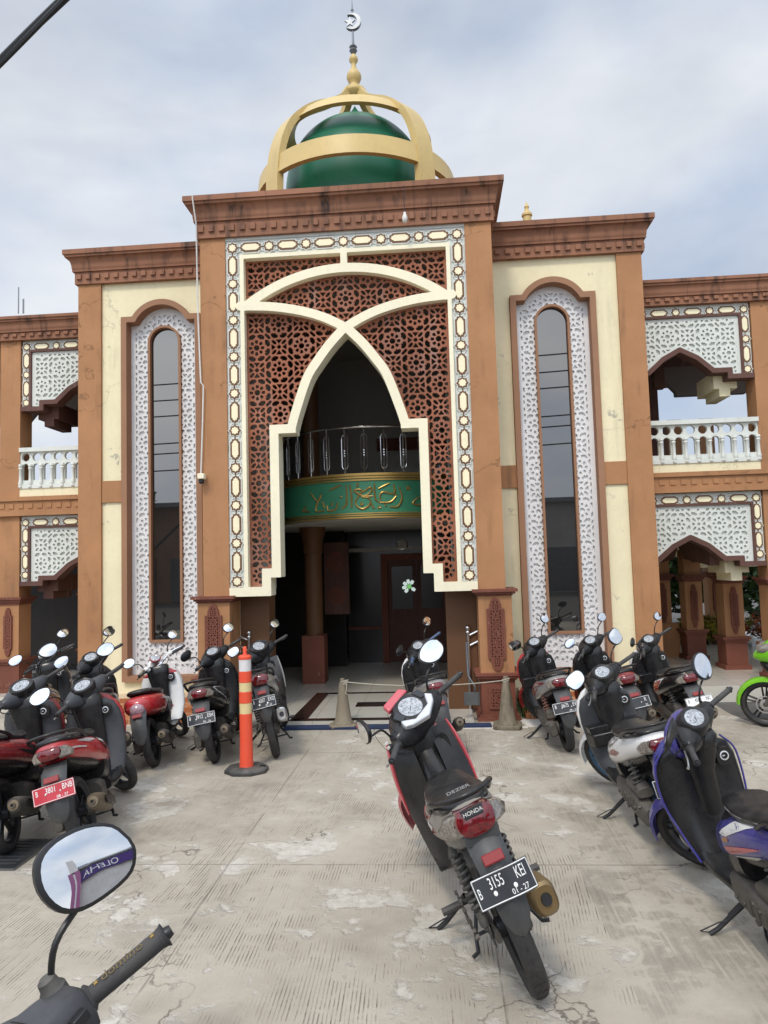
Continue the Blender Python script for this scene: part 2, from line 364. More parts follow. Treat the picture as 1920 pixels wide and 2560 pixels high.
    h = g.math('SUBTRACT', g.math('MULTIPLY', grit, .16), g.math('MULTIPLY', gm, .6)); h = g.math('SUBTRACT', h, g.math('MULTIPLY', pit, 1.0)); h = g.math('ADD', h, g.math('MULTIPLY', g.math('MULTIPLY', agg, pit), .6)); h = g.math('SUBTRACT', h, g.math('MULTIPLY', joint, .6)); h = g.math('ADD', h, g.math('MULTIPLY', crumb, .25))
    g.bump(h, .8, .010)
    return g.done(base, .86, 0, .25)
M['concrete'] = concrete()
M['asphalt'] = plain('asphalt', (.085,.080,.072), .9, var=.35, scale=3, bump=.6)
def leafmat(name, a, b):
    g = G(name); nz = g.noise(g.pos(), 3.5, 3); oi = g.n('NewGeometry')
    c = g.mix(oi.outputs['Random Per Island'], a, b); c = g.mix(g.ramp(nz, .35, .65, 0, .5), c, a)
    return g.done(c, .55, 0, .3)
M['leaf'] = leafmat('dark_green_leaves', (.018,.040,.010), (.060,.105,.022))
M['leafyellow'] = leafmat('yellow_green_leaves', (.10,.105,.012), (.30,.22,.02))
M['leafred'] = leafmat('orange_red_leaves', (.09,.075,.02), (.50,.075,.02))
M['bark'] = plain('bark', (.10,.075,.05), .9, var=.3, bump=.6)
# =================================================================== the mosque (mosque units under a scaled root)
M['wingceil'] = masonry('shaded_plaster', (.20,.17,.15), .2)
mosque = empty('mosque'); mosque.scale = (K, K, K)
tag(mosque, 'two storey brown and cream mosque with green dome in gold ribs and red lattice portal', 'mosque')

def cornice(name, xl, xr, yf, yb, z0, z1, z2, z3, ov, step, parent, sides=True):
    """z0-z1 dentil band, z1-z2 cove, z2-z3 fillets"""
    prof = [(0,z0-.015),(.03,z0-.015),(.03,z1-.012),(.052,z1-.012),(.052,z1+.018)]
    a, b = z1+.018, z2
    for k in range(7):
        t = k/6; prof.append((.056+(ov-.075)*(1-math.cos(t*math.pi/2))*1.0 if k else .056, a+(b-a)*math.sin(t*math.pi/2)*.98+.004))
    prof += [(ov-.016,b+.004),(ov-.016,b+.028),(ov,b+.030),(ov,z3),(-.05,z3+.004)]
    mb = MB(); rings = []
    for p, z in prof: rings.append([(xl-p,yb,z),(xl-p,yf-p,z),(xr+p,yf-p,z),(xr+p,yb,z)])
    n = 4; vs = [q for r in rings for q in r]
    fs = [(i*n+j, i*n+j+1, (i+1)*n+j+1, (i+1)*n+j) for i in range(len(rings)-1) for j in range(3)]
    fs.append(tuple(range((len(rings)-1)*n, len(rings)*n))); fs.append((3,2,1,0)); mb.add(vs, fs)
    zc = (z0+z1)/2-.004; hh = (z1-z0)*.20
    k = max(2, int((xr-xl+.06)/step)); st = (xr-xl+.06)/k
    for i in range(k):
        x = xl-.03+st*(i+.5); mb.box(x-step*.26, x+step*.26, yf-.052, yf-.028, zc-hh, zc+hh)
    if sides:
        k = int((yb-yf)/step)
        for i in range(k):
            y = yf+step*(i+.5)
            for sx, xx in ((-1,xl),(1,xr)): mb.box(*sorted((xx+sx*.028, xx+sx*.052)), y-step*.26, y+step*.26, zc-hh, zc+hh)
    return mb.build(name, M['cornice'], parent, ang=50)

# ---- portal -------------------------------------------------------------------------------------------------
CARVE = [(0,.36),(-.035,.335),(-.056,.285),(-.058,.243),(-.086,.243),(-.086,-.243),(-.058,-.243),(-.056,-.285),(-.035,-.335),(0,-.36)]
CARVE = CARVE+[(-x,z) for x, z in CARVE[-2:0:-1]]
def carved(mb, xc, zc, y, w=1, h=1, m=0):
    """sunk panel: raised rim, scrolls and rosettes standing up from the ground of the panel"""
    P = [(xc+x*w, zc+z*h) for x, z in CARVE]; xs, zs, X, Z = grid(xc-.09*w, xc+.09*w, zc-.37*h, zc+.37*h, .0075)
    d = sdpoly(X, Z, P); mb.prism(P, y-.004, y+.01, m)
    u, v = (X-xc)/w, (Z-zc)/h
    f = np.maximum(.012-np.abs(d-.006), -1)
    f = np.maximum(f, np.minimum(d, girih(np.abs(u), v, .088, 0, 0)))
    sdf_panel(mb, np.minimum(f, d+.001), xs, zs, y-.022, y-.003, m, back=False)
for s in (-1, 1):
    mb = MB(); xa, xb = sorted((s*1.254, s*1.524)); mb.box(xa, xb, 0, T+.3, 1.27, 5.03)
    pil = mb.build('portal_pillar', M['terracotta'], mosque)
    mb = MB(); xa, xb = sorted((s*1.247, s*1.575)); mb.box(xa, xb, -.035, .34, .456, 1.21)
    ped = mb.build('pedestal', M['terracotta'], pil)
    mb = MB()
    for p, z0, z1 in ((.012,1.205,1.222),(.034,1.222,1.243),(.058,1.243,1.272)): mb.box(xa-p, xb+p, -.035-p, .34+p, z0, z1)
    mb.build('capital', M['maroon'], pil)
    mb = MB()
    for p, z0, z1 in ((.055,.432,.458),(.04,.408,.432),(.018,.39,.408),(0,.075,.39),(.012,.06,.075),(.028,.03,.06),(.045,-.01,.03)): mb.box(xa-p, xb+p, -.04-p, .345+p, z0, z1)
    xc = (xa+xb)/2; xs, zs, X, Z = grid(xc-.10, xc+.10, .11, .325, .0075); d = sdpoly(X, Z, [(xc-.09,.118),(xc+.09,.118),(xc+.09,.318),(xc-.09,.318)])
    sdf_panel(mb, np.maximum(.011-np.abs(d-.004), np.minimum(d, girih(X, Z, .1, xc, .218))), xs, zs, -.054, -.041, 0, False)
    mb.build('plinth', M['maroon'], pil)
    mb = MB(); carved(mb, xc, .835, -.036); mb.build('carved_panel', M['maroon'], pil)

arch = catmull([(-.585,2.958),(-.535,3.13),(-.412,3.475),(-.298,3.652),(-.186,3.80),(-.075,3.92),(0,3.985),(.2,4.095),(.435,4.18),(.75,4.245),(1.10,4.272)], 5)
left = [p for p in arch if p[0] <= 1e-6]
half = [(-.868,1.18),(-.868,1.49),(-.765,1.49),(-.765,2.958)]+left
opening = half+[(-x, z) for x, z in half[::-1][1:]]
xs, zs, X, Z = grid(-1.30, 1.30, 1.20, 5.05, .0095)
mir = lambda f: f
fr = np.maximum(sdstroke(X, Z, [(-1.252,1.305),(-.868,1.305),(-.868,1.49),(-.765,1.49),(-.765,2.958),(-.585,2.958)]+arch, .046),
                sdstroke(-X, Z, [(-1.252,1.305),(-.868,1.305),(-.868,1.49),(-.765,1.49),(-.765,2.958),(-.585,2.958)]+arch, .046))
toparc = [(.99*math.sin(a)*1.025, 4.618-.348*(1-math.cos(a))/.9) for a in np.linspace(-1.44, 1.44, 33)]
ra = (1.04**2+.352**2)/(2*.352); toparc = [(ra*math.sin(a), 4.618-ra+ra*math.cos(a)) for a in np.linspace(-math.asin(1.04/ra), math.asin(1.04/ra), 33)]
fr = np.maximum(fr, sdstroke(X, Z, toparc, .047))
fr = np.maximum(fr, sdstroke(X, Z, [(0,4.64),(0,4.80)], .034))
rim = np.minimum(1.097-np.abs(X), 4.818-Z); rim = np.minimum(np.minimum(rim, .041-rim), Z-1.30); fr = np.maximum(fr, rim)
fr = np.minimum(fr, 1.252-np.abs(X))
mb = MB(); sdf_panel(mb, fr, xs, zs, -.012, .20); mb.build('arch_frame', M['trimcream'], mosque)
reg = np.minimum(np.minimum(1.06-np.abs(X), np.minimum(4.785-Z, Z-1.33)), -sdpoly(X, Z, opening))
gir = girih(X, Z, .238, 0, 4.32, -.014)
mb = MB(); sdf_panel(mb, np.minimum(reg, np.maximum(gir, .018-np.abs(fr))), xs, zs, .075, .108); mb.build('lattice_screen', M['redlattice'], mosque)

CART = [(-.085,.052),(.085,.052),(.098,.036),(.125,.030),(.118,.016),(.142,0)]
CART = CART+[(x,-z) for x, z in CART[-2::-1]]; CART = CART[:-1] if False else CART
CART = [(-.085,.052),(-.098,.036),(-.125,.030),(-.118,.016),(-.142,0),(-.118,-.016),(-.125,-.030),(-.098,-.036),(-.085,-.052),(.085,-.052),(.098,-.036),(.125,-.030),(.118,-.016),(.142,0),(.118,.016),(.125,.030),(.098,.036),(.085,.052)]
def medallion(mb, x, z, y, kind, ang=0, s=1.0):
    for sc, d0, d1, m in ((1.0, .012, .0, 1), (.83, .015, .011, 2), (.53, .019, .014, 3)):
        if kind == 'star': P = star(.078*sc*s, .060*sc*s, 8, math.pi/8*0)
        else:
            P = [(px*{1.0:1.0,.83:.89,.53:.70}[sc]*s, pz*{1.0:1.22,.83:1.02,.53:.64}[sc]*s) for px, pz in CART]
            if ang: P = rot2(P, ang)
        mb.prism([(x+a, z+b) for a, b in P], y-d0, y-d1+.0005, m)
def chevron(mb, x, z, y, ang, s=1.0):
    P = [(-.026,.046),(-.014,.046),(.006,0),(-.014,-.046),(-.026,-.046),(-.006,0)]
    for f in (1, -1): mb.prism([(x+a*s, z+b*s) for a, b in rot2([(f*p, q) for p, q in P], ang)], y-.009, y+.0005, 1)
def band(mb, pts, y, s=1.0, ends=True):
    """stars at the given points, a cartouche between each pair"""
    for i, (x, z) in enumerate(pts):
        if ends or 0 < i < len(pts)-1: medallion(mb, x, z, y, 'star', 0, s)
        if i:
            x0, z0 = pts[i-1]; vert = abs(z-z0) > abs(x-x0); L = abs(z-z0) if vert else abs(x-x0)
            medallion(mb, (x+x0)/2, (z+z0)/2, y, 'cart', math.pi/2 if vert else 0, s*min(1, (L/.388)/s*.98))
            for t in (.215, .785):
                chevron(mb, x0+(x-x0)*t, z0+(z-z0)*t, y, math.pi/2 if vert else 0, s)
mb = MB(); yb_ = .02
for s in (-1, 1): mb.box(*sorted((s*1.098, s*1.2535)), yb_, .20, 1.352, 5.03)
mb.box(-1.098, 1.098, yb_, .20, 4.819, 5.03)
mb.box(-1.253, 1.253, yb_-.012, yb_+.01, 4.985, 5.03); 
side = [4.905-.388*k for k in range(10)]
for s in (-1, 1): band(mb, [(s*1.176, z) for z in side], yb_)
band(mb, [(-1.176+.392*k, 4.905) for k in range(7)], yb_, ends=False)
for s in (-1, 1):
    for k in range(9): mb.box(*sorted((s*1.10, s*1.252)), yb_-.003, yb_+.002, 4.905-.388*k-.20, 4.905-.388*k-.194) if k % 3 == 2 else None
mb.build('medallion_band', [M['weathered'], M['wingwhite'], M['umber'], M['yellowcream']], mosque, ang=30)
cornice('portal_cornice', -1.5235, 1.5235, 0, 3.6, 5.03, 5.20, 5.345, 5.43, .138, .108, mosque)

# ---- towers ---------------------------------------------------------------------------------------------------
def archline(hw, zb, zn, ch, zt, xc):
    sag = zt-zn; R = (ch*ch+sag*sag)/(2*sag); a0 = math.asin(min(1, ch/R)) if sag < R else math.pi-math.asin(ch/R)
    pts = [(R*math.sin(a), zt-R+R*math.cos(a)) for a in np.linspace(-a0, a0, 25)]
    return [(xc+x, z) for x, z in [(-hw, zb), (-hw, zn)]+pts+[(hw, zn), (hw, zb)]]
XW = 2.232
for s in (-1, 1):
    xw = s*XW; o = lambda x: s*x
    xs, zs, X, Z = grid(1.50, 3.0, -.02, 4.95, .0125); X = X*s; xs2 = xs*s
    FO = archline(.469, .313, 4.487, .335, 4.677, xw); FI = archline(.404, .375, 4.422, .300, 4.612, xw)
    f = np.minimum(np.minimum(np.abs(X)-1.51, 2.955-np.abs(X)), np.minimum(Z, 4.93-Z)); f = np.minimum(f, -sdpoly(X, Z, FO)-.004)
    mb = MB(); sdf_panel(mb, f, xs2, zs, T, T+.14); mb.box(*sorted((s*1.4, s*3.2)), T+.18, T+.25, 0, 4.95)
    mb.box(*sorted((s*3.10, s*3.21)), T+.25, 5.4, 0, 4.95)
    wall = mb.build('tower_wall', M['cream'], mosque)
    mb = MB(); mb.box(*sorted((s*2.948, s*3.22)), T-.035, T+.5, .0, 4.925)
    mb.build('tower_pillar', M['terracotta'], mosque)
    for q0, q1 in ((2.703,2.947),(1.526,1.762)):
        mb = MB(); mb.box(*sorted((s*q0, s*q1)), T-.022, T+.02, 2.34, 2.587); mb.build('belt_course', M['terracotta'], wall)
    cornice('tower_cornice', *sorted((s*1.40, s*3.2195)), T-.03, 4.2, 4.92, 5.06, 5.20, 5.285, .132, .105, mosque)
    # tall latticed window
    xs, zs, X, Z = grid(1.74, 2.72, .28, 4.70, .0095); X = X*s; xs2 = xs*s
    mb = MB(); fo, fi = sdpoly(X, Z, FO), sdpoly(X, Z, FI); sdf_panel(mb, np.minimum(fo, -fi), xs2, zs, T-.055, T+.13)
    win = mb.build('tall_window', M['brownframe'], mosque)
    WO = archline(.196, .733, 4.206, .1955, 4.402, xw); WI = archline(.168, .760, 4.206, .1675, 4.376, xw)
    wo, wi = sdpoly(X, Z, WO), sdpoly(X, Z, WI)
    mb = MB(); sdf_panel(mb, np.minimum(wo, -wi), xs2, zs, T+.055, T+.125); mb.build('inner_frame', M['brownframe'], win)
    fp = np.minimum(fi+.004, -wo+.004); g_ = girih(X, Z, .238, xw, 4.455+.238, -.004)
    mb = MB(); sdf_panel(mb, np.minimum(fp, np.maximum(g_, .052-fi)), xs2, zs, T+.085, T+.109, 0, False)
    sdf_panel(mb, fp, xs2, zs, T+.108, T+.128, 0, False); mb.build('carved_lattice', M['white'], win)
    mb = MB(); sdf_panel(mb, wi+.005, xs2, zs, T+.11, T+.12); mb.build('pane', M['glass'], win)
    # tiled steps at the foot
    mb = MB()
    for k in range(3): mb.box(*sorted((s*(1.67+.001*k), s*(2.94-.001*k))), -.02+.24*k, T+.01-.001*k, -.01, .05+.065*k)
    mb.build('tiled_step', M['brick'], mosque)

# little gold finials and rods on the tower roofs
mb = MB(); mb.lathe([(.05,5.28),(.05,5.52),(.062,5.53),(.060,5.555),(.03,5.585),(.022,5.62),(.03,5.64),(.018,5.66),(.004,5.70)], 12, (2.035,1.0,0)); mb.build('roof_finial', M['gold'], mosque)
mb = MB(); mb.tube([(-4.73,2,5.1),(-4.73,2,5.47)], .008, 6); mb.tube([(-4.66,2,5.1),(-4.66,2,5.30)], .011, 6); mb.build('antenna_rod', M['galv'], mosque)

# ---- dome -------------------------------------------------------------------------------------------------------
DX, DY = -.02, 1.80
prof = [(.80,5.35),(.86,5.7),(.905,6.0),(.925,6.25),(.905,6.5),(.845,6.72),(.74,6.92),(.60,7.08),(.44,7.20),(.29,7.285),(.175,7.35),(.095,7.42),(.040,7.49),(.003,7.555)]
pr = [(max(.003, r), z) for r, z in catmull(prof, 4)]
mb = MB(); mb.lathe(pr, 64, (DX,DY,0)); dome = mb.build('dome', M['green'], mosque, ang=80)
path = catmull([(1.30,5.30),(1.305,5.9),(1.29,6.25),(1.235,6.58),(1.11,6.88),(.93,7.10),(.70,7.29),(.44,7.46),(.24,7.62),(.13,7.78)], 5)
for k in range(4):
    a = rad(45+90*k); ca, sa = math.cos(a), math.sin(a); mb = MB(); rings = []
    for i, (r, z) in enumerate(path):
        q0, q1 = path[max(0,i-1)], path[min(len(path)-1,i+1)]; tr, tz = q1[0]-q0[0], q1[1]-q0[1]; L = math.hypot(tr, tz); nr, nz = tz/L, -tr/L
        w = .125 if r > .8 else .125*max(.35, r/.8); th = .085; ring = []
        for u, v in ((-w,0),(w,0),(w,-th),(-w,-th)):
            rr, zz = r+nr*v, z+nz*v; ring.append((DX+ca*rr-sa*u, DY+sa*rr+ca*u, zz))
        rings.append(ring)
    mb.loft(rings); mb.build('rib', M['gold'], dome, ang=30)
for (r0, z0, r1, z1, th) in ((1.292,6.165,1.262,6.40,.085), (.985,6.965,.875,7.125,.085)):
    mb = MB(); n = 72; rings = []
    for j in range(n+1):
        a = 2*math.pi*j/n; ca, sa = math.cos(a), math.sin(a)
        rings.append([(DX+ca*r, DY+sa*r, z) for r, z in ((r0,z0),(r1,z1),(r1-th,z1-.01),(r0-th,z0+.01))])
    mb.loft(rings, 0, False); mb.build('ring', M['gold'], dome, ang=30)
mb = MB(); P = [(.02,7.60),(.155,7.70),(.160,7.745),(.120,7.775),(.085,7.80),(.060,7.835),(.055,7.86),(.078,7.89),(.098,7.94),(.092,7.99),(.062,8.04),(.038,8.06),(.036,8.09),(.030,8.12),(.034,8.145),(.055,8.175),(.060,8.20),(.050,8.235),(.028,8.26),(.016,8.28)]
mb.lathe(P, 20, (DX,DY,0)); mb.build('finial', M['gold'], dome, ang=60)
mb = MB(); mb.lathe([(.02,8.27),(.035,8.29),(.055,8.32),(.040,8.345),(.055,8.37),(.030,8.40),(.016,8.43),(.013,8.62)], 8, (DX,DY,0))
mb.lathe([(.012,8.82),(.014,8.88),(.022,8.885),(.014,8.90),(.010,8.92),(.002,9.05)], 8, (DX,DY,0))
xs, zs, X, Z = grid(DX-.14, DX+.14, 8.58, 8.86, .008); f = np.minimum(.112-np.hypot(X-DX, Z-8.72), np.hypot(X-DX+.030, Z-8.725)-.090)
sdf_panel(mb, f, xs, zs, DY-.025, DY+.025); mb.prism([(DX-.035+x, 8.722+z) for x, z in star(.075, .030, 5, rad(90))], DY-.012, DY+.012)
mb.build('crescent', M['galv'], dome)

# ---- wings: open two storey arcades ----------------------------------------------------------------------------
W = T+.30
def wing(s, sh, far):
    mx = lambda x: s*x+sh
    def bx(mb, x0, x1, *a, m=0): mb.box(*sorted((mx(x0), mx(x1))), *a, m)
    def column(x0, x1, y0, y1, zt, lower=True, zb=.16):
        mb = MB(); bx(mb, x0, x1, y0, y1, zb, zt); c = mb.build('arcade_column', M['terracotta'], mosque)
        if lower:
            for nm, L in (('capital',((.012,zb+1.03,zb+1.06),(.03,zb+1.06,zb+1.09),(.05,zb+1.09,zb+1.12))),('base',((.05,zb+.36,zb+.39),(.03,zb+.33,zb+.36),(.012,zb+.05,zb+.33),(.04,zb-.02,zb+.05)))):
                mb = MB()
                for p, z0, z1 in L: bx(mb, x0-p, x1+p, y0-p, y1+p, z0, z1)
                mb.build(nm, M['maroon'], c)
            mb = MB(); carved(mb, (mx(x0)+mx(x1))/2, zb+.71, y0-.001, .62*(x1-x0)/.27, .80); mb.build('carved_panel', M['maroon'], c)
        return c
    # storey shells
    mb = MB(); bx(mb, 3.1, far, W-.30, 6.2, -.02, .16); mb.build('arcade_floor', M['tile'], mosque)
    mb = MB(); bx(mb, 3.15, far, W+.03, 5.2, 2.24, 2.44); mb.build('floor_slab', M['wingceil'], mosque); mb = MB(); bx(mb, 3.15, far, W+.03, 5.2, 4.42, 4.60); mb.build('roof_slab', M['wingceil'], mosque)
    column(4.49, 4.745, W, W+.255, 4.42)
    cornice('wing_cornice', *sorted((mx(3.0), mx(far))), W-.012, 5.2, 4.405, 4.495, 4.60, 4.665, .105, .105, mosque, False)
    mb = MB(); bx(mb, 3.1, far, W-.02, W+.24, 2.27, 2.44); bx(mb, 3.1, far, W-.045, W+.02, 2.425, 2.475); bx(mb, 3.1, far, W-.045, W+.02, 2.245, 2.30)
    x = 3.28
    while x < far-.1: bx(mb, x-.03, x+.03, W-.030, W-.015, 2.335, 2.392); x += .118
    mb.build('balcony_beam', M['terracotta'], mosque)
    for zt, za, zf, zb, lower in ((4.40,3.877,3.62,3.545,False),(2.25,1.745,1.50,1.435,True)):
        # pierced spandrel over the arch
        ax = 3.686; pts = [(2.7,zf),(ax-.33,zf),(ax,za),(ax+.33,zf),(4.225,zf),(4.225,zb),(4.50,zb)]
        pts = [(2.7,zf-.005)]+[(ax-.36,zf)]+[(ax-.19,zf+.155*(za-zf)/.257)]+[(ax,za)]+[(ax+.19,zf+.155*(za-zf)/.257),(ax+.36,zf),(4.225,zf),(4.225,zb),(4.50,zb)]
        P2 = [(mx(x), z) for x, z in pts]; x0, x1 = sorted((mx(2.9), mx(4.49)))
        xs, zs, X, Z = grid(x0, x1, zb-.1, zt, .0095); body = sdpoly(X, Z, P2+[(P2[-1][0], zt+.5), (P2[0][0], zt+.5)])
        lim = np.minimum(np.minimum(X-x0, x1-X), zt-Z)
        wood = np.minimum(.026-np.abs(sdstroke(X, Z, P2, 0)*1.0+0), 1); wood = sdstroke(X, Z, P2, .027)
        e = mx(4.490-.135); wr = np.minimum(np.minimum(s*(e-X)+.0, zt-.155-Z), 9); wood = np.maximum(wood, np.minimum(np.minimum(wr+.028, .0-wr), body))
        wood = np.minimum(wood, lim)
        mb = MB(); sdf_panel(mb, wood, xs, zs, W-.005, W+.16); pa = mb.build('arch_panel', M['darkwood'], mosque)
        pan = np.minimum(np.minimum(body-.02, wr), lim)
        mb = MB(); sdf_panel(mb, np.minimum(pan, np.maximum(girih(X, Z, .222, mx(3.686-.12), zt-.36), .032-pan)), xs, zs, W+.02, W+.046, 0, False)
        sdf_panel(mb, pan, xs, zs, W+.045, W+.13); mb.build('carved_lattice', M['wingwhite'], pa)
        bd = np.minimum(np.minimum(np.minimum(body-.02, -wr-.024), lim), 9)
        mb = MB(); sdf_panel(mb, bd, xs, zs, W+.03, W+.13, 0); y = W+.03
        band(mb, [(mx(4.422), zt-.085-.365*k*(.86 if zt < 3 else .95)) for k in range(3)], y, .86); band(mb, [(mx(4.422-.375*k), zt-.085) for k in range(5)], y, .86, False)
        mb.build('medallion_band', [M['wingwhite'], M['wingwhite'], M['umber'], M['yellowcream']], pa)
        # brackets that carry the spandrel
        mb = MB()
        bx(mb, 4.10, 4.36, W+.17, W+.7, zb-.10, zb+.10); bx(mb, 4.16, 4.28, W+.17, W+.6, zb-.19, zb-.10)
        mb.build('bracket', M['cream'] if s > 0 else M['darkwood'], pa)
    # balustrade
    x0, x1 = sorted((mx(3.15), mx(4.49))); xs, zs, X, Z = grid(x0, x1, 2.55, 3.07, .0085); pit = .1335
    u = (X-mx(4.49)+pit*20) % pit-pit/2
    h = np.maximum(.050-np.hypot(u, Z-2.955), np.minimum(.042-np.abs(u), np.minimum(2.865-Z+.0, Z-2.675)))
    h = np.maximum(h, np.minimum(.042-np.hypot(u, Z-2.835), 1)); h = np.where((Z > 2.835) & (Z < 2.89), .042-np.hypot(u, Z-2.835), h)
    mb = MB(); sdf_panel(mb, np.minimum(-h, np.minimum(np.minimum(X-x0, x1-X), np.minimum(3.03-Z, Z-2.585))), xs, zs, W+.01, W+.055)
    mb.box(x0, x1, W-.025, W+.085, 3.018, 3.068); mb.box(x0, x1, W-.012, W+.075, 2.575, 2.625)
    k = 0
    while k*pit < x1-x0-.02:
        xx = mx(4.49-pit*(k+.0)) if k else mx(4.478); k += 1
        mb.lathe([(.022,2.615),(.028,2.635),(.02,2.66),(.017,2.70),(.017,2.80),(.026,2.815),(.018,2.83),(.026,2.845),(.02,2.87)], 10, (xx, W-.004, 0))
        mb.ball((xx, W-.005, 2.598), .026, 8)
    mb.build('balustrade', M['wingwhite'], mosque)
    mb = MB(); mb.box(x0, x1, W+.0, W+.16, 2.444, 2.582); mb.build('balcony_kerb', M['cream'], mosque)
    # the deeper arcade rows
    yb = W+2.35
    for zt, za, zf, zc in ((4.42,4.15,3.86,2.44),(2.24,1.56,1.36,.16)):
        xs, zs, X, Z = grid(min(mx(3.1), mx(far)), max(mx(3.1), mx(far)), zf-.02, zt, .02); f = np.minimum(zt-Z, Z-zf); u = s*(X-sh)
        for c in (3.55, 4.21, 4.95, 5.6): f = np.minimum(f, -sdpoly(u, Z, [(c-.19,zf-.2),(c-.19,zf+.06),(c-.10,zf+.16),(c,za),(c+.10,zf+.16),(c+.19,zf+.06),(c+.19,zf-.2)]))
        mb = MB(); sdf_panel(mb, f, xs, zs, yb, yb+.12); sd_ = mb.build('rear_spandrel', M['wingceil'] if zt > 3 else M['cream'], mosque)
    for c in (3.62, 4.33, 4.78) if s > 0 else (3.85,):
        for zc, zt in ((2.44,3.5),):
            mb = MB(); bx(mb, c-.1, c+.1, yb-.05, yb+.17, zc, zt); mb.build('rear_column', M['terracotta'], mosque)
    if s > 0:
        column(4.302, 4.53, 1.85, 2.10, 1.62); column(4.146, 4.366, 2.75, 2.98, 1.62); column(3.99, 4.205, 3.55, 3.78, 1.62); column(5.08, 5.30, 4.5, 4.72, 1.62)
        mb = MB(); bx(mb, 3.30, 4.14, 3.05, 3.15, .16, .62); mb.build('low_wall', M['terracotta'], mosque)
        # dark cross beams and arches between the columns
        for (x, y0, y1) in ((4.25,W+.2,2.9),(3.95,W+.2,3.7)):
            mb = MB(); P = [(y0,1.9),(y0,1.42),((y0+y1)/2-.35,1.50),((y0+y1)/2,1.78),((y0+y1)/2+.35,1.50),(y1,1.42),(y1,1.9)]; mb.prism(P, mx(x), mx(x+.1), 0, 'x'); mb.box(mx(x)-.0, mx(x+.1), y0, y1, 1.9001, 2.24)
            mb.build('cross_beam', M['darkwood'], mosque)
        for (x, y0, y1) in ((3.30,W+.4,4.6),):
            xs, zs, X, Z = grid(y0, y1, 2.9, 4.42, .014); f = np.minimum(np.minimum(X-y0, y1-X), np.minimum(4.42-Z, Z-2.9))
            for c in (2.2, 3.6): f = np.minimum(f, -sdpoly(X, Z, [(c-.45,2.2),(c-.45,3.3),(c-.25,3.5),(c,3.85),(c+.25,3.5),(c+.45,3.3),(c+.45,2.2)]))
            mb = MB(); mm = MB(); sdf_panel(mm, np.minimum(f, np.maximum(girih(X, Z, .2, 2.9, 3.6), .05-f)), xs, zs, 0, .06)
            mm.v = [(mx(x)+b, a, c) for a, b, c in mm.v]; mm.build('cross_screen', M['wingwhite'], mosque)
        mb = MB(); bx(mb, 3.1, 4.10, yb-.12, yb-.02, 2.44, 4.42); mb.build('inner_wall', M['darkwood'], mosque)
        for y in (W+.75, W+1.5):
            mb = MB(); bx(mb, 3.3, 4.48, y, y+.12, 4.1, 4.42); bx(mb, 3.62, 3.74, y, y+.12, 3.62, 4.1); mb.build('roof_beam', M['darkwood'], mosque)
    else:
        column(3.45, 3.68, 1.95, 2.2, 1.62); column(4.05, 4.26, 2.1, 2.34, 1.62)
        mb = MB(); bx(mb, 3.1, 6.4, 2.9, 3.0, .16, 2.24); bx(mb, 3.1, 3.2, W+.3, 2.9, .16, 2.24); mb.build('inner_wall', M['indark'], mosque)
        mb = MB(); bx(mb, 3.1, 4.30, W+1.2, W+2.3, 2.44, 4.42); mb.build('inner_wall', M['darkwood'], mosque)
        mb = MB(); bx(mb, 3.62, 3.82, W+.3, W+1.2, 3.1, 3.6); bx(mb, 3.5, 3.62, W+.3, W+1.2, 2.9, 4.4); mb.build('roof_beam', M['darkwood'], mosque)
wing(1, 0, 6.6); wing(-1, .37, 6.4)

# ---- the hall behind the portal --------------------------------------------------------------------------------
mb = MB(); mb.box(-1.64, 1.16, -.19, 6.0, -.02, .04); mb.box(1.16, 1.66, .38, 6.0, -.02, .04); mb.box(-3.1, -1.64, T+.3, 6.0, -.02, .039); mb.box(1.66, 3.1, T+.3, 6.0, -.02, .039); floor = mb.build('hall_floor', M['tile'], mosque)
mb = MB(); z0, z1 = .040, .0445
for P in ([(-.64,-.14),(.66,-.14),(.66,-.04),(-.57,-.04)], [(-.64,-.14),(-.47,-.04),(-.47,1.30),(-.62,1.30)], [(-.62,1.30),(.9,1.30),(.9,1.38),(-.62,1.38)], [(.66,-.14),(.82,-.14),(.82,1.30),(.66,1.30)], [(-.065,.525),(.32,.525),(.32,.765),(-.065,.765)]):
    mb.prism(P, z0, z1, 0, 'z')
mb.build('floor_inlay', M['darktile'], floor)
mb = MB(); mb.box(-3.1, 3.1, 5.4, 5.5, .04, 4.95); mb.box(-3.1, -3.0, 1.1, 5.4, .04, 4.95); mb.box(3.0, 3.1, 1.1, 5.4, .04, 4.95); mb.box(-1.0, 3.0, 4.2, 4.3, 2.06, 4.85); mb.build('hall_wall', M['inwall'], mosque)
mb = MB(); mb.box(-1.25, 1.25, .22, T+.3, 4.85, 4.99); mb.box(-3.1, 3.1, T+.3, 5.5, 4.85, 4.99); mb.build('hall_ceiling', M['inwall'], mosque)
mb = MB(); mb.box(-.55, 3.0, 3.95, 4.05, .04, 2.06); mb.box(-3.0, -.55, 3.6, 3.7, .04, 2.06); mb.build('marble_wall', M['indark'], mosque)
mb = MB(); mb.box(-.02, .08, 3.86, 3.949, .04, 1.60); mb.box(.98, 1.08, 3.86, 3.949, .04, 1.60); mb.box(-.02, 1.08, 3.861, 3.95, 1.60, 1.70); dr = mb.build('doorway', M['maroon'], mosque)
for x0 in (.085, .533):
    mb = MB(); mb.box(x0, x0+.44, 3.90, 3.948, .05, 1.595); lf = mb.build('door_leaf', M['darkwood'], dr)
    mb = MB(); mb.box(x0+.06, x0+.38, 3.893, 3.9005, .85, 1.50); mb.build('pane', M['indark'], lf)
for q0, q1 in ((-.55,-.03),(1.09,2.9)):
    mb = MB(); mb.box(q0, q1, 3.92, 3.949, .55, .59); mb.build('dado_rail', M['maroon'], mosque)
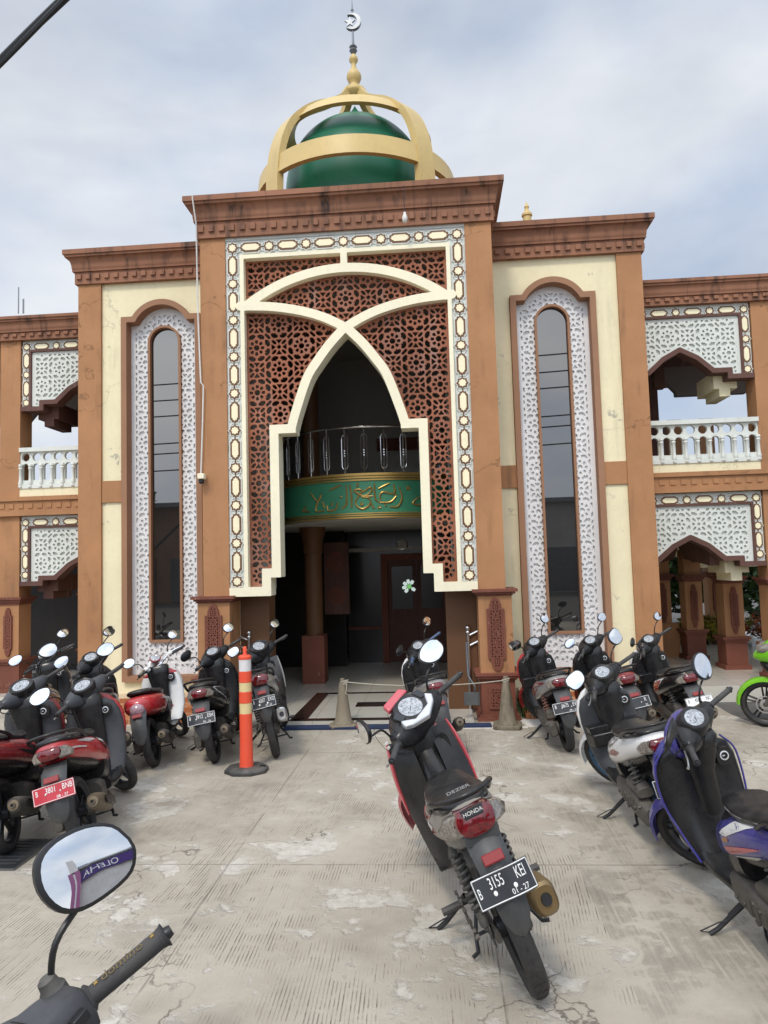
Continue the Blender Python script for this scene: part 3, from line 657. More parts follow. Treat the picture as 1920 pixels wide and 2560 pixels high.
mb = MB(); mb.box(-.55, 3.0, 3.90, 3.949, 1.74, 1.80); mb.build('cove_moulding', M['inwall'], mosque)
mb = MB(); mb.box(-.745, -.395, 2.90, 2.98, .86, 1.87); sp = mb.build('wall_plaque', M['darkwood'], mosque)
for (x, z, r) in ((-.57,1.60,.13),(-.57,1.12,.12)):
    mb = MB(); xs, zs, X, Z = grid(x-.15, x+.15, z-.15, z+.15, .01); d = r-np.hypot(X-x, (Z-z)*.9); sdf_panel(mb, np.minimum(d, np.maximum(girih(X, Z, .09, x, z), .014-d)), xs, zs, 2.885, 2.899, 0, False); mb.build('carved_medallion', M['maroon'], sp)
def round_column(x, y, r, zt, zb=.65):
    mb = MB(); mb.lathe([(r,zb),(r,zt-.35),(r*1.12,zt-.34),(r*1.12,zt-.22),(r*1.15,zt-.2),(r*1.5,zt-.04),(r*1.5,zt)], 20, (x,y,0)); c = mb.build('hall_column', M['incol'], mosque, ang=30)
    mb = MB(); mb.box(x-r*1.25, x+r*1.25, y-r*1.25, y+r*1.25, zb-.61 if zb < 1 else zb-.01, zb); mb.build('base', M['maroon'], c)
round_column(-.775, 2.2, .115, 2.06); round_column(-.775, 2.2, .115, 4.85, 2.42)
round_column(1.35, 2.4, .115, 2.06); round_column(1.35, 2.4, .115, 4.85, 2.42)
for s in (-1, 1):
    mb = MB(); mb.box(*sorted((s*.93, s*1.24)), .34, .62, .04, 1.32); mb.build('portal_jamb', M['incol'], mosque)
    mb = MB(); mb.box(*sorted((s*1.02, s*1.26)), .30, 1.1, 1.30, 4.95); mb.build('jamb_wall', M['inwall'], mosque)
# mezzanine with the lettered front
BX, BY, BR = .06, 2.18, 1.28
def arcpt(a, r): return (BX+r*math.sin(a), BY-r*math.cos(a))
def curved(mb, r0, r1, z0, z1, m=0, a=1.45, n=40):
    rings = []
    for k in range(n+1):
        t = -a+2*a*k/n; (xa, ya), (xb, yb) = arcpt(t, r0), arcpt(t, r1); rings.append([(xa,ya,z0),(xb,yb,z0),(xb,yb,z1),(xa,ya,z1)])
    mb.loft(rings, m)
mb = MB(); curved(mb, .02, BR-.03, 2.055, 2.30); mb.box(-3.0, 3.0, 1.95, 4.2, 2.06, 2.30); mez = mb.build('mezzanine', M['inwall'], mosque)
mb = MB(); curved(mb, BR-.06, BR, 2.075, 2.57); mb.build('lettered_band', M['bandgreen'], mez)
mb = MB()
for z0, z1, d in ((2.50,2.518,.012),(2.528,2.55,.02),(2.556,2.585,.03),(2.07,2.088,.026),(2.098,2.112,.016),(2.122,2.134,.010)): curved(mb, BR-.01, BR+d, z0, z1)
mb.build('band_moulding', M['brass'], mez)
ST = [[(735,690),(738,800),(733,875),(712,905),(680,925)],[(772,690),(785,800),(785,912)],
 [(1000,795),(940,800),(880,792),(835,765),(815,745),(860,733),(893,748),(868,775),(848,800)],[(880,768),(925,742),(970,712),(990,732),(972,765),(915,797)],
 [(862,800),(828,845),(835,895),(888,925),(942,902),(972,862),(958,818),(885,806)],[(1015,670),(1016,760),(1025,828),(1062,856)],
 [(1165,665),(1110,692),(1055,722)],[(1232,775),(1170,765),(1095,755),(1066,795),(1076,838)],[(1226,790),(1165,850),(1060,858)],
 [(1112,880),(1124,892)],[(845,665),(852,690),(836,706)],[(985,865),(990,900),(1010,916)],[(1058,890),(1052,912),(1076,905)],[(885,858),(880,888),(902,872)],
 [(1203,670),(1216,742),(1200,744)],[(1258,700),(1282,800),(1242,888),(1160,896)],[(1452,780),(1385,850),(1462,862),(1480,800)],[(1330,720),(1345,690),(1362,720)],
 [(682,690),(620,715),(560,742)],[(642,862),(622,928),(545,945),(530,890)],[(585,862),(580,900)],[(480,850),(502,920)],[(350,760),(430,850),(472,780),(412,900),(420,950),(500,945)],[(668,800),(690,812)],[(300,900),(260,940),(330,950)]]
mb = MB()
for st in ST:
    c = catmull(st, 4); pts = []
    for i, (u, v) in enumerate(c):
        x = .157+(u-1000)*.001157; z = 2.362-(v-760)*.00116-(u-1000)*.00006; t = math.asin(max(-.99, min(.99, (x-BX)/(BR+.01)))); px, py = arcpt(t, BR+.004); pts.append((px, py, z))
    rs = [.0115*(.55+.45*math.sin(math.pi*min(1, max(0, (i+1)/(len(pts)+1))))) for i in range(len(pts))]
    mb.tube(pts, rs, 6)
mb.build('calligraphy', M['brass'], mez)
mb = MB()
pts = [(*arcpt(t, BR-.05), 3.13) for t in np.linspace(-1.45, 1.45, 33)]; mb.tube(pts, .014, 8); 
for k in range(15):
    t = -1.30+k*.186; x, y = arcpt(t, BR-.05); mb.tube([(x,y,2.57),(x,y,3.13)], .009, 6)
    for zz in (2.80, 2.83, 2.86): mb.ball((x,y,zz), .014, 6)
    tx, ty = math.cos(t), math.sin(t); lp = []
    for j in range(17):
        a = 2*math.pi*j/16; h = .036*math.cos(a); v = .10 if math.sin(a) > 0 else -.10; lp.append((x+tx*h, y+ty*h, 2.845+v+.052*math.sin(a)+(.05 if v > 0 else -.05)))
    mb.tube(lp, .0055, 6, 0, False)
mb.build('railing', M['steel'], mez)
# lit panes deep in the hall
def emit(name, col, s):
    g = G(name); g.done(col, .4); g.b.inputs['Emission Color'].default_value = (*col, 1); g.b.inputs['Emission Strength'].default_value = s; return g.mat
M['litpane'] = emit('daylit_window_pane', (.55,.66,.62), .75); M['litgreen'] = emit('daylit_green_pane', (.16,.50,.13), .7)
mb = MB(); c = (.41, 1.19)
for k in range(8):
    if k in (6, 0): continue
    a = rad(45*k+10); mb.prism([(c[0]+x, c[1]+z) for x, z in rot2([(.03,0),(.065,.028),(.108,.020),(.108,-.020),(.065,-.028)], a)], 3.885, 3.899, 0)
mb.prism([(c[0]+x, c[1]+z) for x, z in star(.045, .026, 8, 0)], 3.882, 3.898, 1)
mb.build('star_window', [M['litpane'], M['litgreen']], mosque)
mb = MB(); mb.box(.20, .46, 4.17, 4.198, 2.80, 2.95); mb.box(.58, .74, 4.17, 4.198, 2.80, 2.95); mb.box(.95, 1.2, 4.17, 4.198, 2.80, 2.95); mb.build('clerestory_window', M['litpane'], mosque)
mb = MB(); mb.box(-.05, 1.4, 4.16, 4.199, 3.35, 3.55); mb.build('lettered_frieze', M['maroon'], mosque)

# things that hang on or stand in the mosque (world metres)
mb = MB(); mb.lathe([(.075*K,0),(.082*K,.0),(.082*K,-.03),(.072*K,-.035)], 28, (0,0,0), 'y'); ck = mb.build('wall_clock', M['steel'], None, ang=30); ck.location = (.32*K, 3.89*K, 1.84*K)
tag(ck, 'round steel rimmed clock high on the dark wall inside the portal', 'clock')
mb = MB(); mb.lathe([(.001,-.037),(.070*K,-.037),(.070*K,-.0365)], 28, (0,0,0), 'y'); mb.box(-.004, .004, -.042, -.038, -.01, .055); mb.box(-.04, .006, -.042, -.038, -.004, .004); mb.build('dial', M['inwall'], ck)
def handrail(s, label):
    r = empty('stair_handrail', (s*1.15*K, .32*K, .05)); tag(r, label, 'handrail')
    mb = MB(); mb.tube([(0,0,0),(0,0,.98)], .024, 12); mb.ball((0,0,1.03), .036, 12); mb.lathe([(.03,.96),(.036,.985),(.02,1.0)], 12); mb.build('post', M['steel'], r, ang=60)
    for h in (.93, .80):
        mb = MB(); mb.tube([(0,0,h),(s*.16,.02,h+.07),(s*.42,.10,h+.28)], .018, 8); mb.build('rail', M['steel'], r)
    if s < 0:
        mb = MB(); mb.tube([(s*.35,.06,0),(s*.35,.06,1.15)], .018, 8); mb.ball((s*.35,.06,1.18), .03); mb.build('post', M['steel'], r)
handrail(1, 'shiny steel stair handrail with ball top right of the portal opening')
handrail(-1, 'shiny steel stair handrail with ball top left of the portal opening')
# conduit with lamp at the left portal pillar, bulb under the cornice
r = empty('wall_lamp', (-1.535*K, -.03, 2.48*K)); tag(r, 'small yellowed lamp box at the end of a thin white conduit left of the portal', 'lamp')
mb = MB(); mb.box(-.01, .075, -.10, .0, -.02, .05); mb.build('lamp_box', M['trimcream'], r, bev=.008)
mb = MB(); mb.lathe([(.02,-.06),(.034,-.045),(.036,-.01),(.02,.0)], 12, (.03,-.06,-.02)); mb.build('lens', M['black'], r)
mb = MB(); mb.tube([(0,-.20,3.66),(0,-.20,3.62),(-.005,-.05,3.35),(-.012,.0,2.2),(.02,-.012,1.25),(.055,-.012,1.2),(.03,-.012,.5),(.012,-.012,.1),(.006,-.02,-.04),(.03,-.04,-.08),(.05,-.05,-.03)], .010, 8); mb.build('conduit', M['whiteplastic'], r)
r = empty('hanging_bulb', (.652*K, -.11*K-.05, 5.06*K)); r.scale = (.78,.78,1); tag(r, 'bare bulb hanging on a dark wire from the portal cornice', 'bulb')
mb = MB(); mb.lathe([(.004,.05),(.022,.045),(.024,.02),(.040,-.01),(.046,-.045),(.034,-.08),(.004,-.095)], 14); mb.build('bulb_globe', M['whiteplastic'], r, ang=60)
mb = MB(); mb.tube([(0,-.02,.39),(.004,-.015,.30),(-.005,-.01,.2),(0,0,.05)], .007, 6); mb.build('wire', M['wire'], r)
# blue mats on the threshold
for (x0, x1, lab) in ((-.66, .62, 'long dark blue mat lying along the threshold of the portal'), (.70, 1.315, 'short dark blue mat at the foot of the right portal pedestal')):
    mb = MB(); mb.box(-(x1-x0)*K/2, (x1-x0)*K/2, -.08, .08, 0, .03); o = mb.build('door_mat', M['bluemat'], None, bev=.008); o.location = ((x0+x1)/2*K, -.29*K, 0); tag(o, lab, 'mat', 'mats on the threshold')
# =================================================================== motorbikes
# local axes: +x forward, +y left, z up, origin on the ground under the rear hub
def paint(name, col, dust=.25): return dusty(name, col, .22, dust, coat=.5)
M['pred'] = paint('red_paint', (.42,.012,.020)); M['pdarkred'] = paint('dark_red_paint', (.22,.012,.018)); M['pblack'] = paint('black_paint', (.012,.012,.014)); M['pwhite'] = paint('white_paint', (.74,.73,.71), .2)
M['pblue'] = paint('blue_violet_paint', (.032,.030,.21)); M['pgreen'] = paint('lime_green_paint', (.16,.47,.015), .1); M['psilver'] = plain('silver_paint', (.60,.61,.63), .28, metal=.4, var=.04); M['ppink'] = paint('faded_red_paint', (.50,.07,.085), .25)
M['pgrey'] = paint('grey_paint', (.25,.245,.24), .3); M['pbeige'] = dusty('dusty_grey_paint', (.26,.235,.20), .4, .5)
M['inner'] = dusty('dark_grey_plastic', (.010,.010,.011), .26, .09, spec=.36); M['innergrey'] = dusty('grey_blue_plastic', (.034,.036,.042), .36, .14, spec=.4)
M['seat'] = dusty('black_vinyl_seat', (.010,.010,.011), .32, .12, spec=.38); M['tyre'] = dusty('tyre_rubber', (.020,.020,.021), .7, .5, (.14,.12,.10))
M['engine'] = dusty('dirty_engine_metal', (.085,.078,.070), .5, .7, (.22,.19,.15), metal=.3); M['rim'] = plain('black_alloy', (.018,.018,.020), .35, metal=.3); M['rimblue'] = plain('blue_alloy', (.06,.12,.20), .35, metal=.3); M['rimsilver'] = plain('grey_alloy', (.22,.22,.22), .35, metal=.6)
M['chrome'] = plain('chrome', (.72,.72,.72), .12, metal=1, var=.03); M['alu'] = plain('brushed_aluminium', (.55,.55,.55), .35, metal=.9)
M['muffler'] = dusty('brown_stained_muffler', (.13,.10,.065), .45, .4, (.24,.19,.12), metal=.3); M['mufblack'] = dusty('black_muffler', (.04,.038,.035), .5, .5)
M['bronze'] = dusty('bronze_muffler_cover', (.20,.135,.06), .35, .35, (.26,.20,.12), metal=.5)
M['redplastic'] = plain('red_reflector', (.20,.012,.014), .55)
def lens(name, col): g = G(name); return g.done(g.mix(g.ramp(g.noise(g.pos(obj=True), 70, 2), .4, .6), col, tuple(c*.55 for c in col)), .12, 0, None, .6)
M['tailred'] = lens('red_tail_lens', (.15,.005,.009)); M['clear'] = lens('clear_lens', (.25,.22,.185)); M['amber'] = lens('amber_lens', (.50,.20,.03)); M['dial'] = lens('dial_glass', (.40,.42,.44)); M['pinklens'] = lens('pinkish_lens', (.42,.26,.30))
M['plateblack'] = plain('black_plate', (.018,.020,.024), .4); M['platered'] = plain('red_plate', (.42,.022,.035), .4); M['platewhite'] = plain('white_plate', (.72,.72,.70), .4); M['ink'] = plain('white_plate_paint', (.72,.72,.70), .5); M['inkblack'] = plain('black_plate_paint', (.03,.03,.03), .5); M['decal'] = plain('white_decal', (.62,.61,.58), .4)
M['mudflap'] = dusty('grey_mudguard_plastic', (.036,.038,.041), .45, .35, (.22,.20,.165)); M['spring'] = dusty('black_spring', (.03,.03,.03), .5, .5); M['springred'] = dusty('red_brown_spring', (.17,.055,.035), .5, .4)
M['griprubber'] = dusty('grip_rubber', (.026,.026,.028), .75, .2); M['gripblue'] = plain('blue_grip', (.06,.09,.16), .6)

A0, A1 = Vector((1.256,0,.255)), Vector((.93,0,.98)); AX = (A0-A1).normalized(); AX = -AX
def steerM(a): return Matrix.Translation(A1) @ Matrix.Rotation(a, 4, AX) @ Matrix.Translation(-A1)
def wheel(parent, name, hub, R, w, rim, S, spokes=5):
    r = empty(name, (0,0,0), parent); r.matrix_local = S @ Matrix.Translation(hub)
    k = w/.09
    prof = [(R-.062*k,-.030*k),(R-.050*k,-.042*k),(R-.026*k,-.045*k),(R-.009*k,-.031*k),(R-.001,-.012*k),(R,0),(R-.001,.012*k),(R-.009*k,.031*k),(R-.026*k,.045*k),(R-.050*k,.042*k),(R-.062*k,.030*k)]
    mb = MB(); n = 64; rings = []
    for j in range(n):
        a = 2*math.pi*j/n; ring = []
        for q, (rr, y) in enumerate(prof):
            d = .0; 
            ring.append(((rr-d)*math.cos(a), y, (rr-d)*math.sin(a)))
        rings.append(ring)
    rings.append(rings[0]); mb.loft(rings, 0, False)
    for j in range(32):                                   # tread blocks: slanted raised bars
        a = 2*math.pi*j/32
        for s in (-1, 1):
            P = []
            for (da, y, h) in ((0,.004*s,.0008),(.10,.004*s,.0008),(.17,.030*k*s,-.0075*k),(.07,.030*k*s,-.0075*k)):
                P.append(((R+h+.0018)*math.cos(a+da), y, (R+h+.0018)*math.sin(a+da)))
            mb.add(P, [(0,1,2,3)], 1)
    mb.build('tyre', [M['tyre'], M['tyre']], r, ang=50)
    mb = MB(); ri = R-.060*k
    mb.lathe([(ri,-.034*k),(ri+.004,-.026*k),(ri-.012,-.012*k),(ri-.012,.012*k),(ri+.004,.026*k),(ri,.034*k),(ri-.018,.020),(ri-.018,-.020),(ri,-.034*k)], 40, ax='y', caps=False)
    for j in range(spokes):
        a = 2*math.pi*j/spokes+.3; c, s_ = math.cos(a), math.sin(a)
        for off in (-.16, .16):
            mb.tube([(.03*math.cos(a+off*2),0,.03*math.sin(a+off*2)), ((ri-.012)*math.cos(a+off*.8),0,(ri-.012)*math.sin(a+off*.8))], [.014,.010], 6)
    mb.lathe([(.012,-.07),(.040,-.055),(.042,.055),(.012,.07)], 16, ax='y'); mb.build('rim', rim, r)
    mb = MB()
    if name == 'front_wheel': mb.lathe([(.085,.060),(.098,.060),(.098,.064),(.085,.064),(.085,.060)], 28, ax='y', caps=False); mb.lathe([(.03,.058),(.06,.060),(.03,.063)], 16, ax='y'); mb.build('brake_disc', M['alu'], r)
    return r
def plate(parent, M4, texts, mt, ink, w=.275, h=.11, bent=False):
    """thin curved number plate facing -x of its frame; local: X right, Y up, Z out"""
    r = MB(); n = 10; rings = []
    for i in range(n+1):
        x = -w/2+w*i/n; z = (-.020*max(0, (-x-.06)/.08) + (.010*math.sin(x*26) if bent else 0))
        rings.append([(x,-h/2,z),(x,h/2,z),(x,h/2,z-.0016),(x,-h/2,z-.0016)])
    r.loft(rings); o = r.build('license_plate', mt, parent); o.matrix_local = M4
    b = MB(); e = .0022
    zf = lambda x: (-.020*max(0, (-x-.06)/.08) + (.010*math.sin(x*26) if bent else 0))+.0006
    pts = [(-w/2+.004+(w-.008)*i/16) for i in range(17)]
    for yy in (-h/2+.005, h/2-.005): b.tube([(x, yy, zf(x)) for x in pts], e, 4)
    for xx in (pts[0], pts[-1]): b.tube([(xx,-h/2+.005,zf(xx)),(xx,h/2-.005,zf(xx))], e, 4)
    b.build('border', ink, o)
    for body, x, y, size, sx in texts:
        if not body: continue
        t = text_mesh('lettering', body, size, ink, o, Matrix.Identity(4), .0008, sx)
        for v in t.data.vertices: v.co.x += x; v.co.y += y; v.co.z += zf(v.co.x)+.0006
    for xx in (-.05, .045):
        k_ = 1.5 if bent else 1; m_ = MB(); m_.lathe([(.006*k_,0),(.006*k_,.002),(.003*k_,.004)], 12, (xx,-.002-.014*bent,zf(xx))); m_.build('bolt', ink if bent else M['alu'], o)
    return o
def facing(pos, tilt, yaw=0):
    """frame whose Z looks back (-x) and up by tilt"""
    z = Vector((-math.cos(tilt), 0, math.sin(tilt))); x = Vector((0,-1,0)); y = z.cross(x)
    m_ = Matrix((x, y, z)).transposed().to_4x4(); m_.translation = pos; return Matrix.Translation(pos) @ Matrix.Rotation(yaw, 4, 'Z') @ Matrix.Translation(-Vector(pos)) @ m_
def mirror(parent, S, s, shape='leaf', size=1.0, base=None, head=None, tilt=12, toe=8, glass=True, fold=0):
    base = Vector(base or (.905, -s*-.19, 1.00)); head = Vector(head or (.86, s*.335, 1.175))
    r = empty('mirror', (0,0,0), parent); r.matrix_local = S
    mb = MB(); mid = Vector((base.x+.0, base.y+s*.012, base.z+.09)); kn = base.lerp(head, .45)+Vector((0,-s*.03,.02)); end = head+Vector((.012,-s*.03*size,-.045*size))
    mb.tube(catmull([base, base+Vector((.004,0,.03)), kn, end], 5), .0062, 8); mb.lathe([(.015,-.012),(.013,.012),(.009,.03)], 10, base); mb.build('stem', M['black'], r)
    out = {'leaf': [(-.085,.020),(-.055,.046),(-.005,.056),(.045,.050),(.082,.030),(.086,.004),(.060,-.030),(.010,-.050),(-.045,-.046),(-.080,-.020)],
           'hex': [(-.078,.012),(-.060,.044),(-.010,.052),(.055,.046),(.082,.014),(.064,-.032),(.010,-.050),(-.052,-.042)],
           'egg': [(-.082,-.022),(-.070,.018),(-.030,.052),(.025,.070),(.064,.062),(.084,.024),(.078,-.022),(.048,-.050),(-.005,-.066),(-.052,-.068),(-.078,-.046)],
           'round': [(.072*math.cos(a), .050*math.sin(a)) for a in np.linspace(0, 2*math.pi, 16, endpoint=False)],
           'oval': [(.088*math.cos(a)*(1+.10*math.sin(a)), .060*math.sin(a)) for a in np.linspace(0, 2*math.pi, 18, endpoint=False)]}[shape]
    out = catmull(out+out[:1], 3)[:-1]; out = [(s*-x*size*-1, y*size) for x, y in out]
    ml = facing(head, rad(tilt), -s*rad(toe))
    hs = MB(); n = len(out)
    hs.loft([[(x,y,.003) for x, y in out], [(x*1.055,y*1.07,.000) for x, y in out], [(x*1.04,y*1.05,-.012) for x, y in out], [(x*.72,y*.72,-.026) for x, y in out], [(x*.25,y*.25,-.031) for x, y in out]])
    h = hs.build('housing', M['black'], r); h.matrix_local = ml
    g_ = MB(); rr = [[(x*k, y*k, .0036+(.0042)*(1-k*k)*size) for x, y in out] for k in (.955,.85,.7,.55,.4,.2,.05)]; g_.loft(rr); gl = g_.build('mirror_glass', M['mirror'], r, ang=60); gl.matrix_local = ml
    return r
def cyl(mb, a, b, r, n=12, m=0): mb.tube([a, b], r, n, m)
def helix(mb, a, b, r, turns, w, m=0):
    a, b = Vector(a), Vector(b); d = (b-a); L = d.length; d.normalize(); u = d.cross(Vector((0,1,0))).normalized(); v = d.cross(u); N_ = int(turns*10)
    mb.tube([a+d*L*i/N_+(u*math.cos(i*.6283)+v*math.sin(i*.6283))*r for i in range(N_+1)], w, 6, m)

def motorbike(name, pose, label, body='pred', body2=None, inner='inner', shield='inner', fender=None, rim='rim', grip='griprubber', plate_=None, style='scooter',
              mir=('leaf', 1.0), spring='spring', head='inner', mir_tilt=(12,12), mir_toe=(8,8), seatmat='seat', tail='tailred', box=False, railm='inner', group='motorbikes parked in front of the mosque', muffler='mufblack', extras=None, lever='alu', edge=None, pockets=True, slim=.86, wid=1.0):
    x, y, hd, lean, st, sc = pose
    root = empty(name, (x,y,0)); root.rotation_euler = (-rad(lean), 0, rad(hd)); root.scale = (sc, sc, sc)
    tag(root, label, 'motorbike' if style in ('moped','naked') else 'scooter', group)
    hs_ = 1.0 if body2 != 'pblue' else 1.55
    S = steerM(rad(st)); I = Matrix.Identity(4); moped = style == 'moped'
    body2 = body2 or body; fender = fender or body
    R = .285 if moped else .258
    wheel(root, 'rear_wheel', Vector((0,0,R)), R, .088 if not moped else .078, M[rim], I, 5)
    wheel(root, 'front_wheel', Vector((1.256,0,.255 if not moped else .285)), R, .082 if not moped else .070, M[rim], S, 5)
    # --- steering head -------------------------------------------------------
    def sp(mb, nm, mt, **kw):
        o = mb.build(nm, M[mt] if isinstance(mt, str) else mt, root, **kw); o.matrix_local = S; return o
    mb = MB()
    for s in (-1, 1): cyl(mb, (1.256, s*.075, .255), (1.085, s*.075, .635), .019); cyl(mb, (1.10, s*.075, .60), (1.06, s*.075, .69), .024)
    cyl(mb, (1.08,-.08,.65), (1.08,.08,.65), .022); cyl(mb, (1.08,0,.645), (.93,0,.98), .022); cyl(mb, (1.256,-.09,.255), (1.256,.09,.255), .012); sp(mb, 'fork', 'engine')
    mb = MB(); rf = R+.028; rings = []; hz = .255 if not moped else .285
    for i in range(13):
        a = rad(-4+i*13.0); wv = .062+.012*math.sin(math.pi*i/12); 
        rings.append([(1.256+rf*k_*math.cos(a), yy, hz+rf*k_*math.sin(a)) for yy, k_ in ((-wv,.90),(-wv*.95,.97),(-wv*.5,1.03),(0,1.045),(wv*.5,1.03),(wv*.95,.97),(wv,.90),(wv*.90,.955),(wv*.45,1.012),(0,1.027),(-wv*.45,1.012),(-wv*.90,.955))])
    mb.loft(rings); sp(mb, 'front_fender', fender, ang=50)
    if style == 'retro' or style == 'naked':
        mb = MB(); mb.tube(catmull([(.80,-.34,1.0),(.86,-.22,1.01),(.90,-.12,.985),(.93,-.05,.95),(.93,.05,.95),(.90,.12,.985),(.86,.22,1.01),(.80,.34,1.0)], 4), .012, 8); cyl(mb, (.93,-.05,.95), (.93,.05,.95), .028); cyl(mb, (.95,0,.86), (.93,0,.96), .03); sp(mb, 'handlebar', 'chrome' if style == 'retro' else 'black')
        for s in (-1, 1):
            mb = MB(); mb.lathe([(.016,-.03),(.026,-.022),(.028,.022),(.016,.03)], 12, (.875,s*.185,1.0), 'y'); mb.box(.885,.93,s*.185-.025,s*.185+.025,.985,1.025); sp(mb, 'switch_housing', 'pwhite' if style == 'retro' else 'black', bev=.005)
        if style == 'retro':
            mb = MB(); mb.lathe([(.020,-.05),(.052,-.035),(.066,-.008),(.068,.008),(.060,.016)], 20); mb.xf(facing(Vector((.90,-.0,1.045)), rad(48))); c = sp(mb, 'instrument_cluster', 'pdarkred'); mb = MB(); mb.lathe([(.001,.0168),(.056,.0168),(.050,.021),(.001,.024)], 20); mb.xf(facing(Vector((.90,0,1.045)), rad(48))); mb.build('dial', M['dial'], c)
            mb = MB(); mb.loft([ell(.99+.05*t, 0, .97, .10*math.cos(t*1.1)+.002, .075*math.cos(t*1.1)+.002, 20, 2) for t in (-.6,-.2,.2,.7,1.1,1.38)]); sp(mb, 'headlight', 'pwhite')
        else:
            mb = MB(); mb.box(.86,.885,-.075,.075,1.03,1.085); c = sp(mb, 'instrument_cluster', 'alu', bev=.012); mb = MB(); mb.box(.8575,.8599,-.055,.055,1.043,1.072); mb.build('dial', M['dial'], c)
            mb = MB(); mb.lathe([(.002,.09),(.05,.075),(.072,.03),(.075,0),(.07,-.01)], 20, (1.02,0,.93), 'x'); sp(mb, 'headlight', 'black')
    else:
        big = 1.12 if moped else 1.0
        mb = MB(); rings = []
        for yy, xc, zc, hx, hz_ in ((-.207,.885,.985,.024,.028),(-.195,.888,.985,.036,.040),(-.155,.90,.978,.054,.054),(-.105,.93,.972,.082,.074),(-.05,.95,.970,.098,.090),(0,.955,.970,.102,.094),(.05,.95,.970,.098,.090),(.105,.93,.972,.082,.074),(.155,.90,.978,.054,.054),(.195,.888,.985,.036,.040),(.207,.885,.985,.024,.028)):
            rings.append(elly(yy, xc, zc, hx*big, hz_*big, 16, 2.6))
        mb.loft(rings); sp(mb, 'handlebar_cover', 'pblue' if head == 'pblue' else 'inner' if head == 'silver' else head, ang=60)
        # instrument binnacle facing the rider
        fm = facing(Vector((.868,0,1.066)) if moped else Vector((.876,0,1.05)), rad(52)); w = 1.22 if moped else 1.05
        P = [(-.085,-.02),(-.062,.045),(-.02,.062),(.02,.062),(.062,.045),(.085,-.02),(.05,-.058),(0,-.068),(-.05,-.058)]; P = [(a*w, b*w) for a, b in P]; P = catmull(P+P[:1], 3)[:-1]
        mb = MB(); mb.loft([[(a*1.22,b*1.25,-.05) for a, b in P], [(a*1.15,b*1.18,-.012) for a, b in P], [(a*1.05,b*1.06,.002) for a, b in P], [(a*.92,b*.92,-.003) for a, b in P]]); mb.xf(fm); c = sp(mb, 'instrument_cluster', 'inner')
        mb = MB(); 
        Q = [(.066*math.cos(t)*w, .050*math.sin(t)*w) for t in np.linspace(0, 2*math.pi, 24, endpoint=False)] if not moped else [(.055*math.cos(t)*w, .055*math.sin(t)*w) for t in np.linspace(0, 2*math.pi, 24, endpoint=False)]
        mb.loft([[(a*k_, b*k_, -.002+.006*(1-k_*k_)) for a, b in Q] for k_ in (1,.8,.5,.05)]); mb.xf(fm); mb.build('dial', M['dial'], c)
        mb = MB()
        for t in np.linspace(.5, 2*math.pi-1.9, 6): mb.box(.043*math.cos(t)*w-.0022, .043*math.cos(t)*w+.0022, .036*math.sin(t)*w-.0022, .036*math.sin(t)*w+.0022, .0042, .0052)
        mb.tube([(0,0,.006),(-.026,-.020,.005)], .0014, 5); mb.xf(fm); mb.build('dial_marking', M['inkblack'], c)
        if moped:                                          # side lamp strips of the binnacle
            for s in (-1, 1):
                mb = MB(); mb.prism([(s*.078,-.020),(s*.115,-.028),(s*.120,.03),(s*.078,.045)], -.004, .004, 0, 'z'); mb.xf(fm); mb.build('warning_light', M['plateblack'], c)
        mb = MB(); mb.loft([ell(1.00+.085*math.sin(t), 0, .955, (.105*hs_*math.cos(t)+.002), (.070*hs_*math.cos(t)+.002), 18, 2.6) for t in np.linspace(-.35, 1.5, 7)]); sp(mb, 'headlight', 'clear' if body2 != 'pblue' else 'pblue')
    for s in (-1, 1):
        e = Vector((.785, s*.345, .99)); b = Vector((.87, s*.205, .985)); d = (e-b).normalized()
        mb = MB(); mb.tube([b, b+d*.006, b+d*.010, b+d*.02, e-d*.02, e-d*.008, e-d*.006, e], [.025,.025,.017,.0165,.0165,.0168,.020,.0195], 14); g_ = sp(mb, 'grip', grip)
        mb = MB(); mb.tube([e, e+d*.008, e+d*.016], [.012,.0125,.010], 10); mb.build('bar_end', M['black'], g_)
        mb = MB(); mb.tube(catmull([(.915,s*.185,.975),(.905,s*.215,.972),(.872,s*.28,.968),(.850,s*.335,.966),(.847,s*.352,.966)], 3), [.006]*3+[.0052]*8+[.0075,.0085], 8, 0, True); sp(mb, 'brake_lever', lever)
        mb = MB(); mb.box(.865,.915,s*.165-.028,s*.165+.028,.962,1.012); sp(mb, 'switch_pod', 'inner' if style != 'retro' else 'pwhite', bev=.008)
        i = 0 if s < 0 else 1
        mb = MB(); mb.box(.858,.866,s*.165-.018,s*.165+.006,.998,1.008); mb.box(.858,.866,s*.165-.010,s*.165+.010,.972,.984); sp(mb, 'switch_button', 'decal' if s > 0 else 'redplastic')
        mirror(root, S, s, mir[0], mir[1], tilt=mir_tilt[i], toe=mir_toe[i])
    if style in ('scooter','moped'):
        mb = MB()
        for yy, xc, zc, hx, hz_ in ((-.075,.94,.970,.0935,.0845),(.075,.94,.970,.0935,.0845)):
            k_ = 1.12 if moped else 1.0; q_ = elly(yy, xc, zc, hx*k_, hz_*k_, 20, 2.6); mb.tube(q_+q_[:1], .0016, 4, 0, False)
        sp(mb, 'panel_seam', 'black')
